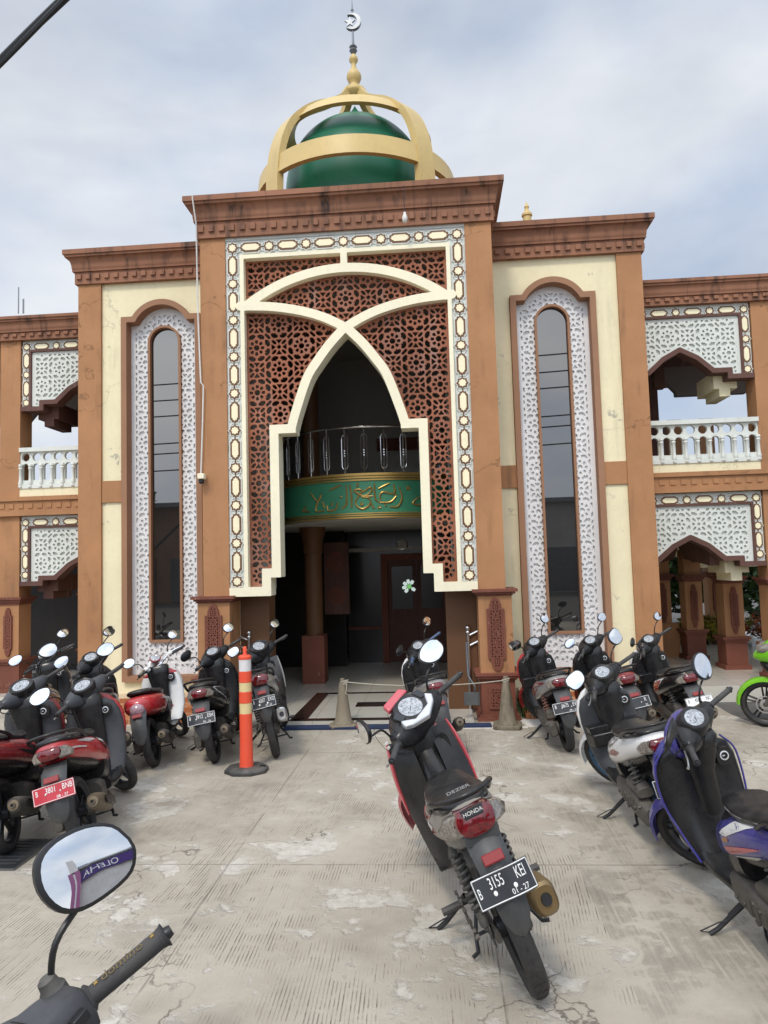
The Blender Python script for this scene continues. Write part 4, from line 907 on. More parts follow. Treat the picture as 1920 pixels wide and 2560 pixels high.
    # --- leg shield, front panel, floor, body --------------------------------
    if not moped:
        if style != 'naked' or True:
            mb = MB(); rings = []
            for z, xc, hx, hy in ((.265,.845,.040,.155),(.32,.875,.040,.185),(.42,.915,.036,.205*wid),(.54,.945,.034,.222*wid),(.66,.960,.034,.228*wid),(.76,.965,.034,.222*wid),(.84,.968,.032,.195*wid),(.885,.968,.028,.135),(.90,.968,.015,.105)):
                rings.append([(px+ .10*abs(py/.228)**2.2*0 + .055*(abs(py)/.228)**2, py, z) for px, py, _ in ellz(z, xc, 0, hx, hy, 24, 3.2)])
            mb.loft(rings); mb.build('leg_shield', M[shield], root, ang=50)
            mb = MB(); rings = []
            for z, xc, hx, hy in ((.40,1.05,.03,.12),(.48,1.075,.05,.19),(.60,1.095,.06,.225),(.72,1.10,.065,.232),(.82,1.095,.06,.205),(.89,1.075,.045,.155),(.93,1.05,.03,.10)): rings.append(ellz(z, xc, 0, hx, hy, 24, 2.8))
            mb.loft(rings); mb.build('front_panel', M[body2 if style != 'naked' else 'pblack'], root, ang=60)
            # stem tunnel, pocket and key plate on the inside of the shield
            mb = MB(); mb.loft([ellz(z, xc, 0, hx, hy, 16, 3) for z, xc, hx, hy in (((.30,.86,.05,.075),(.50,.90,.055,.08),(.70,.912,.062,.10),(.86,.915,.075,.125),(.925,.925,.078,.13),(.955,.93,.06,.11)) if pockets else ((.45,.93,.03,.06),(.72,.945,.04,.075),(.86,.93,.07,.115),(.925,.925,.078,.125),(.955,.93,.06,.11)))]); mb.build('stem_cover', M[inner], root, ang=50)
            mb = MB(); mb.loft([ell(xx, yy, .79, .045, .050, 14, 3) for xx, yy in ((.955,-.135),(.915,-.135),(.905,-.135))]); kp = mb.build('key_plate', M[inner], root)
            fm = facing(Vector((.9035,-.135,.795)), rad(6)); mb = MB(); mb.lathe([(.020,.002),(.026,.001),(.0265,.004),(.0195,.005),(.0195,.0015)], 18, caps=False); mb.box(-.012,.002,-.003,.003,.001,.003); mb.xf(fm); mb.build('key_ring', M['psilver'], kp)
            for s in ((1,-1) if box else (1,)) if pockets else ():
                mb = MB(); mb.loft([[(.925-.095*t, s*.135+dy*(1-.10*t), .60+dz*(1-.05*t)) for dy, dz in ((-.075,-.055),(.075,-.055),(.085,.055),(-.085,.055))] for t in (0,.5,1)]); pk = mb.build('pocket', M[inner], root, bev=.006)
                mb = MB(); mb.box(.842,.915,s*.135-.068,s*.135+.068,.6535,.6565); mb.build('pocket_opening', M['black'], pk)
        mb = MB(); mb.loft([ell(xx, 0, zz, hy, hz_, 20, 4) for xx, zz, hy, hz_ in ((.43,.300,.150,.045),(.52,.275,.165,.030),(.70,.268,.165,.026),(.84,.275,.160,.035),(.90,.32,.150,.05))]); mb.build('floorboard', M[inner], root, ang=50)
        mb = MB(); mb.loft([ell(xx, 0, zz, hy, hz_, 20, 3.2) for xx, zz, hy, hz_ in ((.545,.47,.125,.19),(.50,.49,.150,.205),(.42,.51,.165,.19),(.34,.53,.165,.16))]); mb.build('under_seat_panel', M[inner], root, ang=50)
    else:
        # underbone: sloping spine, wing shaped leg shields
        mb = MB(); mb.loft([ell(xx, 0, zz, hy, hz_, 18, 2.8) for xx, zz, hy, hz_ in ((.95,.80,.085,.12),(.86,.70,.085,.11),(.74,.60,.080,.10),(.60,.565,.078,.10),(.46,.60,.085,.11),(.38,.64,.10,.10))]); mb.build('spine_cover', M[inner], root, ang=50)
        mb = MB(); mb.loft([ellz(z, xc, 0, hx, hy, 20, 3) for z, xc, hx, hy in ((.70,.93,.06,.10),(.82,.93,.062,.125),(.92,.935,.06,.12),(.95,.94,.05,.11))]); mb.build('stem_cover', M[inner], root, ang=50)
        for s in (-1, 1):
            O = [(.955,.885),(.92,.80),(.90,.66),(.86,.52),(.80,.40),(.72,.32),(.66,.29),(.60,.31),(.62,.38),(.70,.47),(.76,.58),(.80,.70),(.86,.82)]
            mb = MB(); ya = lambda xx, zz: s*(.10+.115*max(0, min(1, (xx-.58)/.30))+.0)
            inn = [(a, s*(.085+.03*max(0, min(1, (.9-b)/.5))), b) for a, b in O]; 
            outp = [(a+.05, s*(.215+.02*math.sin((b-.29)/.6*math.pi)), b) for a, b in O[:7]]
            rings = []
            for i in range(7):
                (a, b) = O[i]; j = -i % len(O); (a2, b2) = O[(len(O)-i) % len(O)]
                y0, y1 = s*.075, s*(.205+.035*math.sin(min(1, max(0, (b-.29)/.6))*math.pi)); rings.append([(a2-.02,y0,b2),(a2+.012,y0,b2-.004),(a+.02,y1,b-.006),(a+.045,y1+s*.006,b+.004),(a+.028,y1+s*.004,b+.014),((a+a2)/2+.004,(y0+y1)/2,(b+b2)/2+.012)])
            mb.loft(rings); ls = mb.build('leg_shield', M[shield], root, ang=40)
            mb = MB(); pts = []
            for i in range(4):
                a, b = O[i]; y1 = s*(.212+.035*math.sin(min(1, max(0, (b-.29)/.6))*math.pi)); pts.append((a+.055, y1+s*.006, b+.006))
            pts = catmull(pts, 4); mb.tube(pts, [.004+.012*math.sin(math.pi*(i+1)/(len(pts)+1)) for i in range(len(pts))], 10, 0, True, 1.6); mb.build('shield_edge', M[edge or body], ls)
        mb = MB(); mb.loft([ellz(z, xc, 0, hx, hy, 20, 2.6) for z, xc, hx, hy in ((.55,1.03,.03,.10),(.66,1.03,.06,.19),(.78,1.02,.07,.205),(.87,1.01,.06,.17),(.92,1.0,.03,.12))]); mb.build('front_panel', M[body2], root, ang=60)
        mb = MB(); mb.loft([ell(xx, -.115, .80, .060, .060, 16, 3.5) for xx in (.935,.90,.893)]); kp = mb.build('key_plate', M[inner], root)
        fm = facing(Vector((.8925,-.118,.805)), rad(8)); mb = MB(); mb.lathe([(.022,.002),(.028,.001),(.029,.005),(.0215,.006),(.0215,.0015)], 20, caps=False); mb.box(-.014,.004,-.005,.003,.002,.007); mb.box(-.006,.010,-.014,-.008,.002,.007); mb.xf(fm); mb.build('key_ring', M['psilver'], kp)
    # tail cowl
    mb = MB(); w = .93 if moped else 1
    secs = ((.60,.50,.10,.10),(.52,.53,.175,.115),(.38,.58,.197,.12),(.22,.63,.197,.115),(.05,.68,.182,.10),(-.10,.72,.155,.085),(-.20,.75,.122,.07),(-.27,.77,.088,.052),(-.295,.78,.05,.03))
    if style == 'retro': secs = ((.50,.55,.10,.13),(.35,.60,.165,.135),(.15,.635,.190,.125),(-.05,.665,.186,.115),(-.19,.685,.160,.102),(-.28,.695,.115,.082),(-.325,.70,.06,.05),(-.335,.70,.02,.02))
    mb.loft([ell(xx, 0, zz, hy*w, hz_, 22, 2.7) for xx, zz, hy, hz_ in secs]); cowl = mb.build('tail_cowl', M[body], root, ang=60)
    if extras: extras(root, cowl, S)
    # lower side trim, a dark strip under the painted cowl
    mb = MB(); mb.loft([ell(xx, 0, zz, hy*w, hz_, 18, 3) for xx, zz, hy, hz_ in ((.46,.47,.12,.08),(.30,.525,.150,.065),(.10,.575,.150,.05),(-.08,.63,.125,.045),(-.20,.68,.09,.035))]); mb.build('lower_trim', M['inner'], root, ang=50)
    # seat
    mb = MB(); mb.loft([ell(xx, 0, zz, hy, hz_, 20, 2.6, ht) for xx, zz, hy, hz_, ht in ((.60,.685,.045,.020,.02),(.55,.700,.085,.035,.03),(.46,.715,.120,.042,.035),(.32,.722,.150,.040,.035),(.20,.735,.158,.045,.03),(.10,.760,.156,.050,.03),(-.02,.785,.148,.048,.03),(-.13,.808,.128,.040,.025),(-.19,.822,.095,.026,.02),(-.215,.825,.05,.012,.012))]); mb.build('seat', M[seatmat], root, ang=70)
    mb = MB()
    for s in (-1, 1): mb.tube(catmull([(.50,s*.098,.716),(.40,s*.134,.722),(.25,s*.152,.738),(.10,s*.152,.765),(-.02,s*.145,.79),(-.13,s*.122,.815),(-.19,s*.090,.828)], 4), .0028, 5)
    pipng = mb.build('piping', M['pgrey'], root)
    if moped: pipng.name = 'seat'
    # grab rail
    mb = MB(); pts = catmull([(.03,.165,.765),(-.06,.168,.82),(-.17,.150,.862),(-.265,.085,.885),(-.295,0,.892),(-.265,-.085,.885),(-.17,-.150,.862),(-.06,-.168,.82),(.03,-.165,.765)], 4); mb.tube(pts, .0145, 10, 0, True, .8)
    if style != 'retro': mb.build('grab_rail', M[railm], root, ang=60)
    # tail light with clear indicators
    wide = 1.28 if moped else 1.0
    mb = MB(); P = [(-.060,.036),(.060,.036),(.078,-.004),(.050,-.044),(-.050,-.044),(-.078,-.004)]; P = [(a*wide,b*wide) for a, b in P]; P2 = catmull(P+P[:1], 3)[:-1]
    fm = facing(Vector((-.285,0,.765)), rad(14)); mb.loft([[(a*1.05,b*1.05,-.10) for a, b in P2], [(a,b,.0) for a, b in P2], [(a*.93,b*.92,.022) for a, b in P2], [(a*.6,b*.6,.034) for a, b in P2], [(a*.1,b*.1,.037) for a, b in P2]]); mb.xf(fm)
    if style != 'retro': mb.build('tail_light', M[tail], root, ang=40)
    for s in (-1, 1):
        mb = MB(); Q = [(s*.066*wide,.038),(s*.105*wide,.030),(s*.138*wide,-.004),(s*.125*wide,-.040),(s*.060*wide,-.048),(s*.084*wide,-.004)]; mb.loft([[(a*1.0,b,-.09) for a, b in Q], [(a,b,-.004-.05*max(0, abs(a)-.08)/.05) for a, b in Q], [(a*.97,b*.8,.012-.05*max(0, abs(a)-.08)/.05) for a, b in Q]]); mb.xf(fm)
        if style == 'retro': mb.xf(Matrix.Translation((-.0,s*.015,-.055)))
        mb.build('indicator', M['clear'], root, ang=30)
    # mudguard, plate
    mb = MB(); rings = []
    for xx, zz, hw, th in ((-.22,.685,.075,.03),(-.30,.645,.085,.022),(-.355,.585,.082,.016),(-.385,.51,.076,.012),(-.395,.45,.074,.010),(-.402,.395,.066,.008),(-.405,.345,.040,.006),(-.405,.328,.018,.005)):
        rings.append([(xx-th-.014*0, -hw*.55, zz),(xx-th-.012,0,zz),(xx-th,hw*.55,zz),(xx+th*.4,hw,zz-.004),(xx+.02,hw*.92,zz-.01),(xx+th,0,zz-.012),(xx+.02,-hw*.92,zz-.01),(xx+th*.4,-hw,zz-.004)])
    mb.loft(rings); mg = mb.build('rear_mudguard', M['mudflap'], root, ang=40)
    mb = MB(); mb.box(-.05,.05,-.02,.02,-.004,.012); mb.xf(facing(Vector((-.383,0,.612)), rad(32))); mb.build('reflector', M['redplastic'], mg, bev=.005)
    if plate_:
        texts, mt, ink = plate_; plate(root, facing(Vector((-.408,0,.535)), rad(20)), texts, M[mt], M[ink], bent=moped)
    if moped:
        for ch in root.children:
            dz = {'tail_cowl':.075,'lower_trim':.075,'seat':.055,'grab_rail':.06,'tail_light':.09,'indicator':.09,'rear_mudguard':.125,'license_plate':.11,'tail_badge':.09,'tail_underside':.09,'lettering':.055 if ch.location.z < 1 else .09}.get(ch.name.split('.')[0])
            if dz: ch.matrix_basis = Matrix.Translation((0,0,dz)) @ ch.matrix_basis
    # engine, gearbox, exhaust, shocks
    mb = MB()
    if not moped:
        mb.loft([ell(xx, .125, zz, hy, hz_, 16, 3) for xx, zz, hy, hz_ in ((.52,.30,.035,.06),(.46,.30,.055,.085),(.25,.285,.058,.078),(.05,.265,.055,.085),(-.06,.258,.050,.080),(-.11,.258,.03,.055))]); cyl(mb, (.0,.06,.258), (.0,.10,.258), .07)
        mb.loft([ell(xx, -.01, .30, .10, hz_, 14, 3.5) for xx, hz_ in ((.60,.04),(.55,.085),(.36,.10),(.28,.07))])
        mb.loft([ell(xx, .11, .40, .050, hz_, 14, 3) for xx, hz_ in ((.24,.03),(.20,.055),(.0,.06),(-.05,.03))])
        cyl(mb, (.02,-.05,.258), (.02,-.10,.258), .045)
    else:
        mb.loft([ell(xx, 0, .33, .13, hz_, 16, 3) for xx, hz_ in ((.36,.06),(.42,.10),(.58,.11),(.68,.08),(.72,.04))]); mb.loft([ell(xx, 0, .37, hy, hy, 14, 3) for xx, hy in ((.68,.06),(.88,.065),(.92,.04))])
        for s in (-1, 1): mb.loft([ell(xx, s*.085, .285+.02*xx, .016, .026, 10, 3) for xx in (-.06,.0,.2,.40)])
        cyl(mb, (0,-.10,.285), (0,.10,.285), .014); cyl(mb, (-.0,-.09,.285), (-.0,-.04,.285), .06)
    rnd = random.Random(3)
    for k in range(10): xx, zz = -.06+.5*rnd.random(), .22+.12*rnd.random(); cyl(mb, (xx,.170,zz), (xx,.188,zz), .010, 6)
    for k in range(4): mb.box(.08+.07*k,.11+.07*k,.175,.186,.245,.325)
    mb.build('engine', M['engine'], root, ang=45)
    mb = MB()
    if not moped:
        mb.tube(catmull([(.52,-.06,.25),(.42,-.13,.19),(.25,-.165,.19),(.12,-.17,.22)], 4), .018, 10)
        mb.loft([[(xx, -.175+p[1], zz+p[2]) for p in ell(0,0,0,ry,rz,18,2.3)] for xx, zz, ry, rz in ((.14,.225,.030,.035),(.08,.245,.050,.060),(-.05,.29,.055,.070),(-.18,.335,.052,.064),(-.235,.355,.042,.050))])
        ex = mb.build('exhaust', M[muffler], root, ang=45); c = Vector((-.236,-.175,.355)); fm = facing(c, rad(18))
        mb = MB(); mb.lathe([(.040,.0),(.036,.012),(.018,.014),(.017,.03),(.012,.03),(.012,.015)], 16); mb.xf(fm); ec = mb.build('end_cap', M['muffler'], ex); mb = MB(); mb.lathe([(.0005,.0245),(.012,.0245)], 14); mb.xf(fm); mb.build('outlet', M['black'], ec)
        mb = MB(); mb.loft([[(xx, -.236+.0*k, zz+dz) for k, dz in ((0,-.03),(0,.03))]+[(xx,-.243,zz+.03),(xx,-.243,zz-.03)] for xx, zz in ((.06,.25),(-.06,.30),(-.15,.33))]); mb.build('heat_shield', M['inner'], ex, bev=.004)
        for s, on in ((1,True),):
            mb = MB(); a_, b_ = Vector((-.015,s*.125,.30)), Vector((.075,s*.135,.62)); cyl(mb, a_, b_, .014); helix(mb, a_.lerp(b_,.12), a_.lerp(b_,.85), .030, 8, .0068); mb.build('shock_absorber', M[spring], root)
    else:
        mb.tube(catmull([(.80,-.05,.34),(.74,-.10,.22),(.55,-.135,.18),(.25,-.15,.20),(.10,-.155,.24)], 4), .017, 10)
        P = [(p[1], p[2]) for p in ell(0, 0, 0, .052, .060, 18, 3.0)]
        mb.loft([[(xx, -.185+a*k_, zz+b*k_) for a, b in P] for xx, zz, k_ in ((.12,.25,.45),(.05,.275,.85),(-.05,.305,1.05),(-.25,.355,1.12),(-.33,.375,1.10))]); ex = mb.build('exhaust', M['mufblack'], root, ang=30)
        mb = MB(); mb.loft([[(xx, -.185+a*k_, zz+b*k_) for a, b in P] for xx, zz, k_ in ((-.20,.345,1.20),(-.34,.378,1.22),(-.362,.384,1.12),(-.375,.387,.90),(-.372,.387,.62))]); ec = mb.build('end_cap', M[muffler], ex, ang=30)
        mb = MB(); mb.lathe([(.0005,-.001),(.024,0),(.028,-.010)], 18); mb.xf(facing(Vector((-.379,-.188,.388)), rad(12))); mb.build('outlet', M['black'], ec)
        for s in (-1, 1):
            mb = MB(); a_, b_ = Vector((-.02,s*.118,.31)), Vector((.07,s*.125,.64)); cyl(mb, a_, b_, .016); helix(mb, a_.lerp(b_,.22), a_.lerp(b_,.92), .031, 9, .0085); cyl(mb, a_.lerp(b_,.05), a_.lerp(b_,.22), .026); mb.build('shock_absorber', M[spring], root)
            mb = MB(); cyl(mb, (.28,s*.12,.30), (.27,s*.19,.305), .012); mb.loft([elly(s*yy, .268, .307, .020, .014, 10, 3) for yy in (.185,.20,.285,.295)]); mb.build('footpeg', M['rubber'], root)
        mb = MB()                                           # chain case and chain on the left
        O = []
        for k in range(46):
            t = k/46
            if t < .42: p = (.40-.40*t/.42, .285+.045)
            elif t < .5: a = rad(90+180*(t-.42)/.08); p = (.05*math.cos(a), .285+.045*math.sin(a))
            elif t < .92: p = (.40*(t-.5)/.42, .285-.045)
            else: a = rad(-90+180*(t-.92)/.08); p = (.40+.03*math.cos(a), .285+.045*math.sin(a))
            mb.box(p[0]-.0075,p[0]+.0075,.108-.006*(1 if k % 2 else .6),.108+.006*(1 if k % 2 else .6),p[1]-.006,p[1]+.006)
        mb.lathe([(.045,.104),(.062,.106),(.062,.110),(.045,.112)], 26, (0,0,.285), 'y'); mb.build('chain', M['black'], root)
        mb = MB(); mb.tube([(.28,.10,.30),(.34,.17,.27),(.38,.22,.24),(.42,.25,.235)], [.012,.012,.010,.012], 8); mb.tube([(.28,-.11,.30),(.16,-.20,.30)], .01, 8); mb.build('gear_pedal', M['alu'], root)
    if moped:
        for ch in root.children:
            if ch.name.startswith('exhaust'): ch.matrix_basis = Matrix.Translation((.07,.02,.085)) @ ch.matrix_basis
    if moped:                                              # these bikes are slimmer than the scooters
        for ch in root.children:
            if ch.type == 'MESH' and ch.name.split('.')[0] not in ('fork','front_fender','handlebar_cover','instrument_cluster','headlight','grip','brake_lever','switch_pod','binnacle_trim','nose_panel'): ch.matrix_basis = Matrix.Diagonal((1, slim, 1, 1)) @ ch.matrix_basis
    # stands: the foot of the side stand meets the ground although the bike leans
    l = rad(lean); gy, gz = .30/sc, .010
    foot = Vector((.53, gy*math.cos(l)-gz*math.sin(l), gy*math.sin(l)+gz*math.cos(l)))
    mb = MB(); top = Vector((.47,.11,.23)); mb.tube([top, top.lerp(foot,.5)+Vector((.01,0,0)), foot+Vector((0,-.012,.02)), foot+Vector((.005,.035,.004))], [.016,.014,.013,.012], 8)
    mb.tube([top.lerp(foot,.60), top.lerp(foot,.6)+Vector((.01,.055,-.005)), foot+Vector((.02,.075,.02)), foot+Vector((.01,.02,.004))], .0035, 6); mb.tube([top+Vector((.03,.01,-.01)), top.lerp(foot,.55)+Vector((.03,0,0))], .007, 6); mb.build('side_stand', M['black'], root)
    mb = MB(); 
    for s in (-1, 1): mb.tube([(.42,s*.08,.20),(.30,s*.14,.13),(.22,s*.16,.105),(.21,s*.19,.10)], .010, 6)
    mb.tube([(.30,-.14,.13),(.30,.14,.13)], .008, 6); mb.build('centre_stand', M['black'], root)
    # cables from the bars into the body
    mb = MB()
    for s in (-1, 1): mb.tube(catmull([(.93,s*.17,.98),(.99,s*.20,.94),(1.02,s*.12,.86),(1.0,s*.06,.74)], 5), .0042, 6)
    sp(mb, 'cables', 'black')
    return root

B = 'plateblack'
def ptxt(a, b, c, d): return [(a, -.108, .018, .050, .62), (b, -.015, .018, .054, .66), (c, .092, .018, .054, .66), (d, .055, -.035, .026, 1.0)]

# --- decals and extras -------------------------------------------------------------------------------------------
def cowl_y(x, z, w=1.0):
    secs = ((.60,.50,.10,.10),(.52,.53,.175,.115),(.38,.58,.197,.12),(.22,.63,.197,.115),(.05,.68,.182,.10),(-.10,.72,.155,.085),(-.20,.75,.122,.07),(-.27,.77,.088,.052))
    for a, b in zip(secs[:-1], secs[1:]):
        if a[0] >= x >= b[0]:
            t = (a[0]-x)/(a[0]-b[0]); zc, hy, hz_ = [a[i]+(b[i]-a[i])*t for i in (1,2,3)]; v = min(.98, abs(z-zc)/hz_); return hy*w*(1-v**2.7)**(1/2.7)
    return .1
def decal(cowl, poly, mt, side, off=.0022, w=1.0, name='stripe'):
    """polygon (x, z) wrapped on a side of the tail cowl"""
    xs = [p[0] for p in poly]; zs_ = [p[1] for p in poly]; gx, gz, X, Z = grid(min(xs), max(xs), min(zs_), max(zs_), .008); mb = MB(); t = MB()
    sdf_panel(t, sdpoly(X, Z, poly), gx, gz, 0, .001, 0, False)
    mb.v = [(a, side*(cowl_y(a, c, w)+off-b), c) for a, b, c in t.v]; mb.f = t.f; mb.m = t.m; return mb.build(name, M[mt], cowl)
def side_text(cowl, body, x, z, size, mt, side, ang=0, w=1.0, sx=1.0):
    o = text_mesh('lettering', body, size, M[mt], cowl, Matrix.Identity(4), .0008, sx)
    ca, sa = math.cos(ang), math.sin(ang)
    for v in o.data.vertices:
        a, b, c = v.co; u, q = a*ca-b*sa, a*sa+b*ca; xx = x-side*u*-1*-1 if side > 0 else x+u; zz = z+q; v.co = (xx, side*(cowl_y(xx, zz, w)+.0035+c), zz)
def ex_sweep(c1, c2, word=None, wc='decal'):
    def f(root, cowl, S):
        for s in (-1, 1):
            decal(cowl, [(.42,.625),(.20,.715),(-.05,.745),(-.20,.775),(-.08,.725),(.18,.66),(.36,.585)], c1, s)
            decal(cowl, [(.38,.575),(.20,.630),(.02,.685),(.16,.620),(.34,.545)], c2, s, .003)
            if word: side_text(cowl, word, .24, .655, .036, wc, s, rad(-22)*(-1 if s > 0 else 1)*-1 if s > 0 else rad(-22))
    return f
def ex_black_vent(root, cowl, S):
    for s in (-1, 1):
        decal(cowl, [(.44,.60),(.34,.695),(.20,.72),(.28,.64),(.36,.57)], 'inner', s)
        decal(cowl, [(.20,.70),(.06,.745),(-.12,.775),(.04,.715)], 'psilver', s, .003)
        side_text(cowl, 'SPACY', .30, .66, .038, 'decal', s, rad(-25) if s < 0 else rad(25))
        mb = MB(); mb.tube([(-.03,s*.17,.70),(-.15,s*.15,.735),(-.235,s*.11,.755)], .006, 6); mb.build('trim_line', M['psilver'], cowl)
P_ = {'C1':(1.465,-5.56,101,20.5,38,1.09),'C2':(1.106,-1.584,98.3,9.9,50.1,0.967),'L5':(-1.775,-1.907,100.4,10.1,46.7,0.932),'L6':(-1.208,-1.766,99.7,9.1,45.9,0.969),'L7':(-0.626,-1.588,103.0,10.9,39.9,0.989),
'L2':(-1.44,-3.95,104.1,14.5,44.5,0.985),'L1':(-1.98,-4.02,104,12,44,.99),'L3':(-3.160,-1.487,108.5,10.5,40.8,0.939),'L4':(-2.115,-2.145,118.0,9.8,39.0,0.994),'R1':(2.343,-1.465,92.7,9.5,44.1,0.968),'R2':(3.059,-1.275,94.2,11.4,36.3,0.961),'R4':(3.674,-1.243,92.3,10.0,41.9,0.950),'R3':(2.602,-3.935,92.4,11.7,43.0,0.994),'R5':(2.79,-5.58,95.5,11.8,46.3,.985)}
# --- the bikes of the photograph -----------------------------------------------------------------------------------
def ex_c1(root, cowl, S):
    fm = facing(Vector((-.285,0,.765)), rad(14))
    mb = MB(); mb.prism([(-.056,.046),(.056,.046),(.046,.010),(-.046,.010)], .026, .0385, 0, 'z'); mb.xf(fm); b_ = mb.build('tail_badge', M['black'], root, bev=.002)
    text_mesh('lettering', 'HONDA', .021, M['decal'], b_, fm @ Matrix.Translation((0,.028,.040)), .0006, 1.25)
    for s in (-1, 1):
        decal(cowl, [(.38,.66),(.16,.72),(.05,.735),(.20,.66),(.36,.60)], 'pred', s, w=.93); decal(cowl, [(.36,.585),(.18,.65),(.10,.63),(.30,.55)], 'pred', s, w=.93)
        decal(cowl, [(.30,.60),(.17,.67),(.20,.645),(.12,.655),(.22,.60),(.20,.625)], 'decal', s, .0035, .93)
    o = text_mesh('lettering', 'DEZIER', .030, M['pgrey'], root, facing(Vector((-.085,0,.8505)), rad(78)), .0006, 1.3)
    mb = MB(); mb.loft([ell(xx, 0, zz, hy, hz_, 16, 3) for xx, zz, hy, hz_ in ((-.16,.68,.09,.05),(-.25,.70,.10,.045),(-.31,.705,.085,.03))]); mb.build('tail_underside', M['mudflap'], root, ang=50)
    # silver cowl below the dial, faded red nose, grey foot rests
    fm2 = facing(Vector((.868,0,1.066)), rad(52)); mb = MB(); mb.prism([(-.135,-.055),(-.10,-.085),(0,-.125),(.10,-.085),(.135,-.055),(.115,-.012),(.06,-.072),(-.06,-.072),(-.115,-.012)], -.030, .006, 0, 'z'); mb.xf(fm2); o = mb.build('binnacle_trim', M['psilver'], root, bev=.008); o.matrix_local = S
    mb = MB(); mb.prism([(-.09,.078),(.09,.078),(.075,.13),(-.075,.13)], -.03, .004, 0, 'z'); mb.xf(fm2); o = mb.build('nose_panel', M['ppink'], root, bev=.008); o.matrix_local = S
    for s in (-1, 1):
        mb = MB(); mb.box(.60,.72,s*.105-.03,s*.105+.03,.505,.545); mb.build('knee_pad', M['pgrey'], root, bev=.01)
    mb = MB(); mb.tube(catmull([(.56,-.05,.672),(.52,-.02,.70),(.54,.03,.69),(.60,.05,.668),(.55,.0,.70),(.50,-.03,.70)], 4), .006, 6); mb.build('luggage_hook', M['black'], root)
motorbike('underbone_motorbike', P_['C1'], 'dusty grey and red motorbike in the middle foreground, black plate B 3155 KEI', 'pbeige', 'ppink', shield='inner', head='silver', style='moped', plate_=([('B',-.116,.0,.052,.55),('3155',-.030,.018,.058,.62),('KEI',.086,.018,.058,.62),('01 - 27',.060,-.034,.027,1.05)],B,'ink'),
          mir=('leaf',1.1), muffler='bronze', extras=ex_c1, railm='inner', mir_tilt=(22,20), mir_toe=(2,112), rim='rim', fender='ppink', edge='ppink', slim=.82)
motorbike('scooter', P_['C2'], 'beige and black scooter with blue grips standing behind the foreground motorbike at the portal', 'pgrey', 'pwhite', plate_=None, mir=('leaf',.95), grip='gripblue', mir_tilt=(15,20), mir_toe=(8,170), extras=ex_sweep('pbeige','pdarkred'), fender='pwhite')
def ex_retro(root, cowl, S):
    for s in (-1, 1): decal(cowl, [(.48,.46),(.46,.60),(.28,.66),(.08,.69),(-.12,.70),(-.26,.715),(-.24,.655),(-.05,.60),(.15,.55),(.34,.49)], 'pwhite', s, .009); side_text(cowl, 'FI', .26, .605, .06, 'black', s, 0)
    mb = MB(); mb.loft([ell(-.305-.02*k, 0, .665, .070*r_, .064*r_, 18, 2.2) for k, r_ in ((0,1.1),(1,1.05),(2,.9),(3,.6),(3.4,.1))]); mb.build('round_tail_light', M['pinklens'], root)
    mb = MB(); mb.loft([ellz(z, xc, 0, hx, hy, 24, 2.8) for z, xc, hx, hy in ((.30,.86,.05,.19),(.45,.945,.045,.236),(.62,.975,.045,.248),(.76,.985,.045,.235),(.83,.985,.04,.20))]); mb.build('white_shield_edge', M['pwhite'], root, ang=50)
motorbike('retro_scooter', P_['L5'], 'red and white retro scooter with round speedometer beside the left tall window', 'pred', 'pwhite', style='retro', shield='pred', mir=('round',1.0), extras=ex_retro, tail='pred', lever='chrome', rim='rim', mir_tilt=(14,14), fender='pdarkred')
def ex_l6(root, cowl, S):
    for s in (-1, 1):
        decal(cowl, [(.56,.46),(.54,.60),(.38,.675),(.20,.73),(-.05,.775),(-.17,.785),(-.10,.72),(.12,.62),(.35,.50),(.48,.44)], 'pwhite', s)
        decal(cowl, [(.46,.58),(.30,.66),(.15,.70),(.26,.63),(.18,.635),(.36,.56)], 'inner', s, .0045)
motorbike('scooter', P_['L6'], 'black and white scooter with plate B 3912 ESH left of the orange post', 'pblack', 'pblack', plate_=(ptxt('B','3912','ESH','05 - 26'),B,'ink'), mir=('hex',1.0), mir_tilt=(14,20), mir_toe=(8,170), extras=ex_l6)
motorbike('underbone_motorbike', P_['L7'], 'black and silver motorbike with plate 6507 EXO standing just behind the orange post', 'pgrey', 'pblack', style='moped', plate_=(ptxt('B','6507','EXO','01 - 27'),B,'ink'), mir=('hex',.9), muffler='alu', extras=ex_sweep('psilver','pdarkred'), mir_tilt=(14,14), mir_toe=(14,8), shield='pblack')
motorbike('scooter', P_['L2'], 'red scooter with dark grey front and red plate B 3801 BNB beside the drain grating', 'pred', 'pred', shield='innergrey', inner='inner', head='innergrey', plate_=(ptxt('B','3801','BNB','08 - 27'),'platered','ink'), mir=('leaf',1.0), extras=ex_black_vent, muffler='muffler', mir_tilt=(16,16))
motorbike('scooter', P_['L1'], 'dark red scooter cut by the left picture edge, left of the red plated scooter', 'pdarkred', 'pdarkred', shield='innergrey', inner='inner', head='innergrey', mir=('leaf',1.0), extras=ex_sweep('pred','inner','RT'), mir_tilt=(10,16))
motorbike('naked_scooter', P_['L3'], 'black scooter with bare handlebar and small digital meter, rearmost at the left', 'pblack', 'pblack', style='naked', plate_=([('PO',.08,.018,.054,.66)],B,'ink'), mir=('leaf',.95), extras=ex_sweep('inner','pdarkred'))
motorbike('scooter', P_['L4'], 'black scooter behind the red plated scooter, before the brown left tower pillar', 'pblack', 'pblack', mir=('leaf',.95), box=True)
motorbike('scooter', P_['R1'], 'black and rust red scooter with plate B 6675 EVH beside the right pedestal', 'pgrey', 'pred', fender='pred', spring='springred', plate_=(ptxt('B','6675','EVH','04 - 21'),B,'ink'), mir=('hex',1.0), extras=ex_sweep('pdarkred','pdarkred'), mir_tilt=(14,10), mir_toe=(8,80))
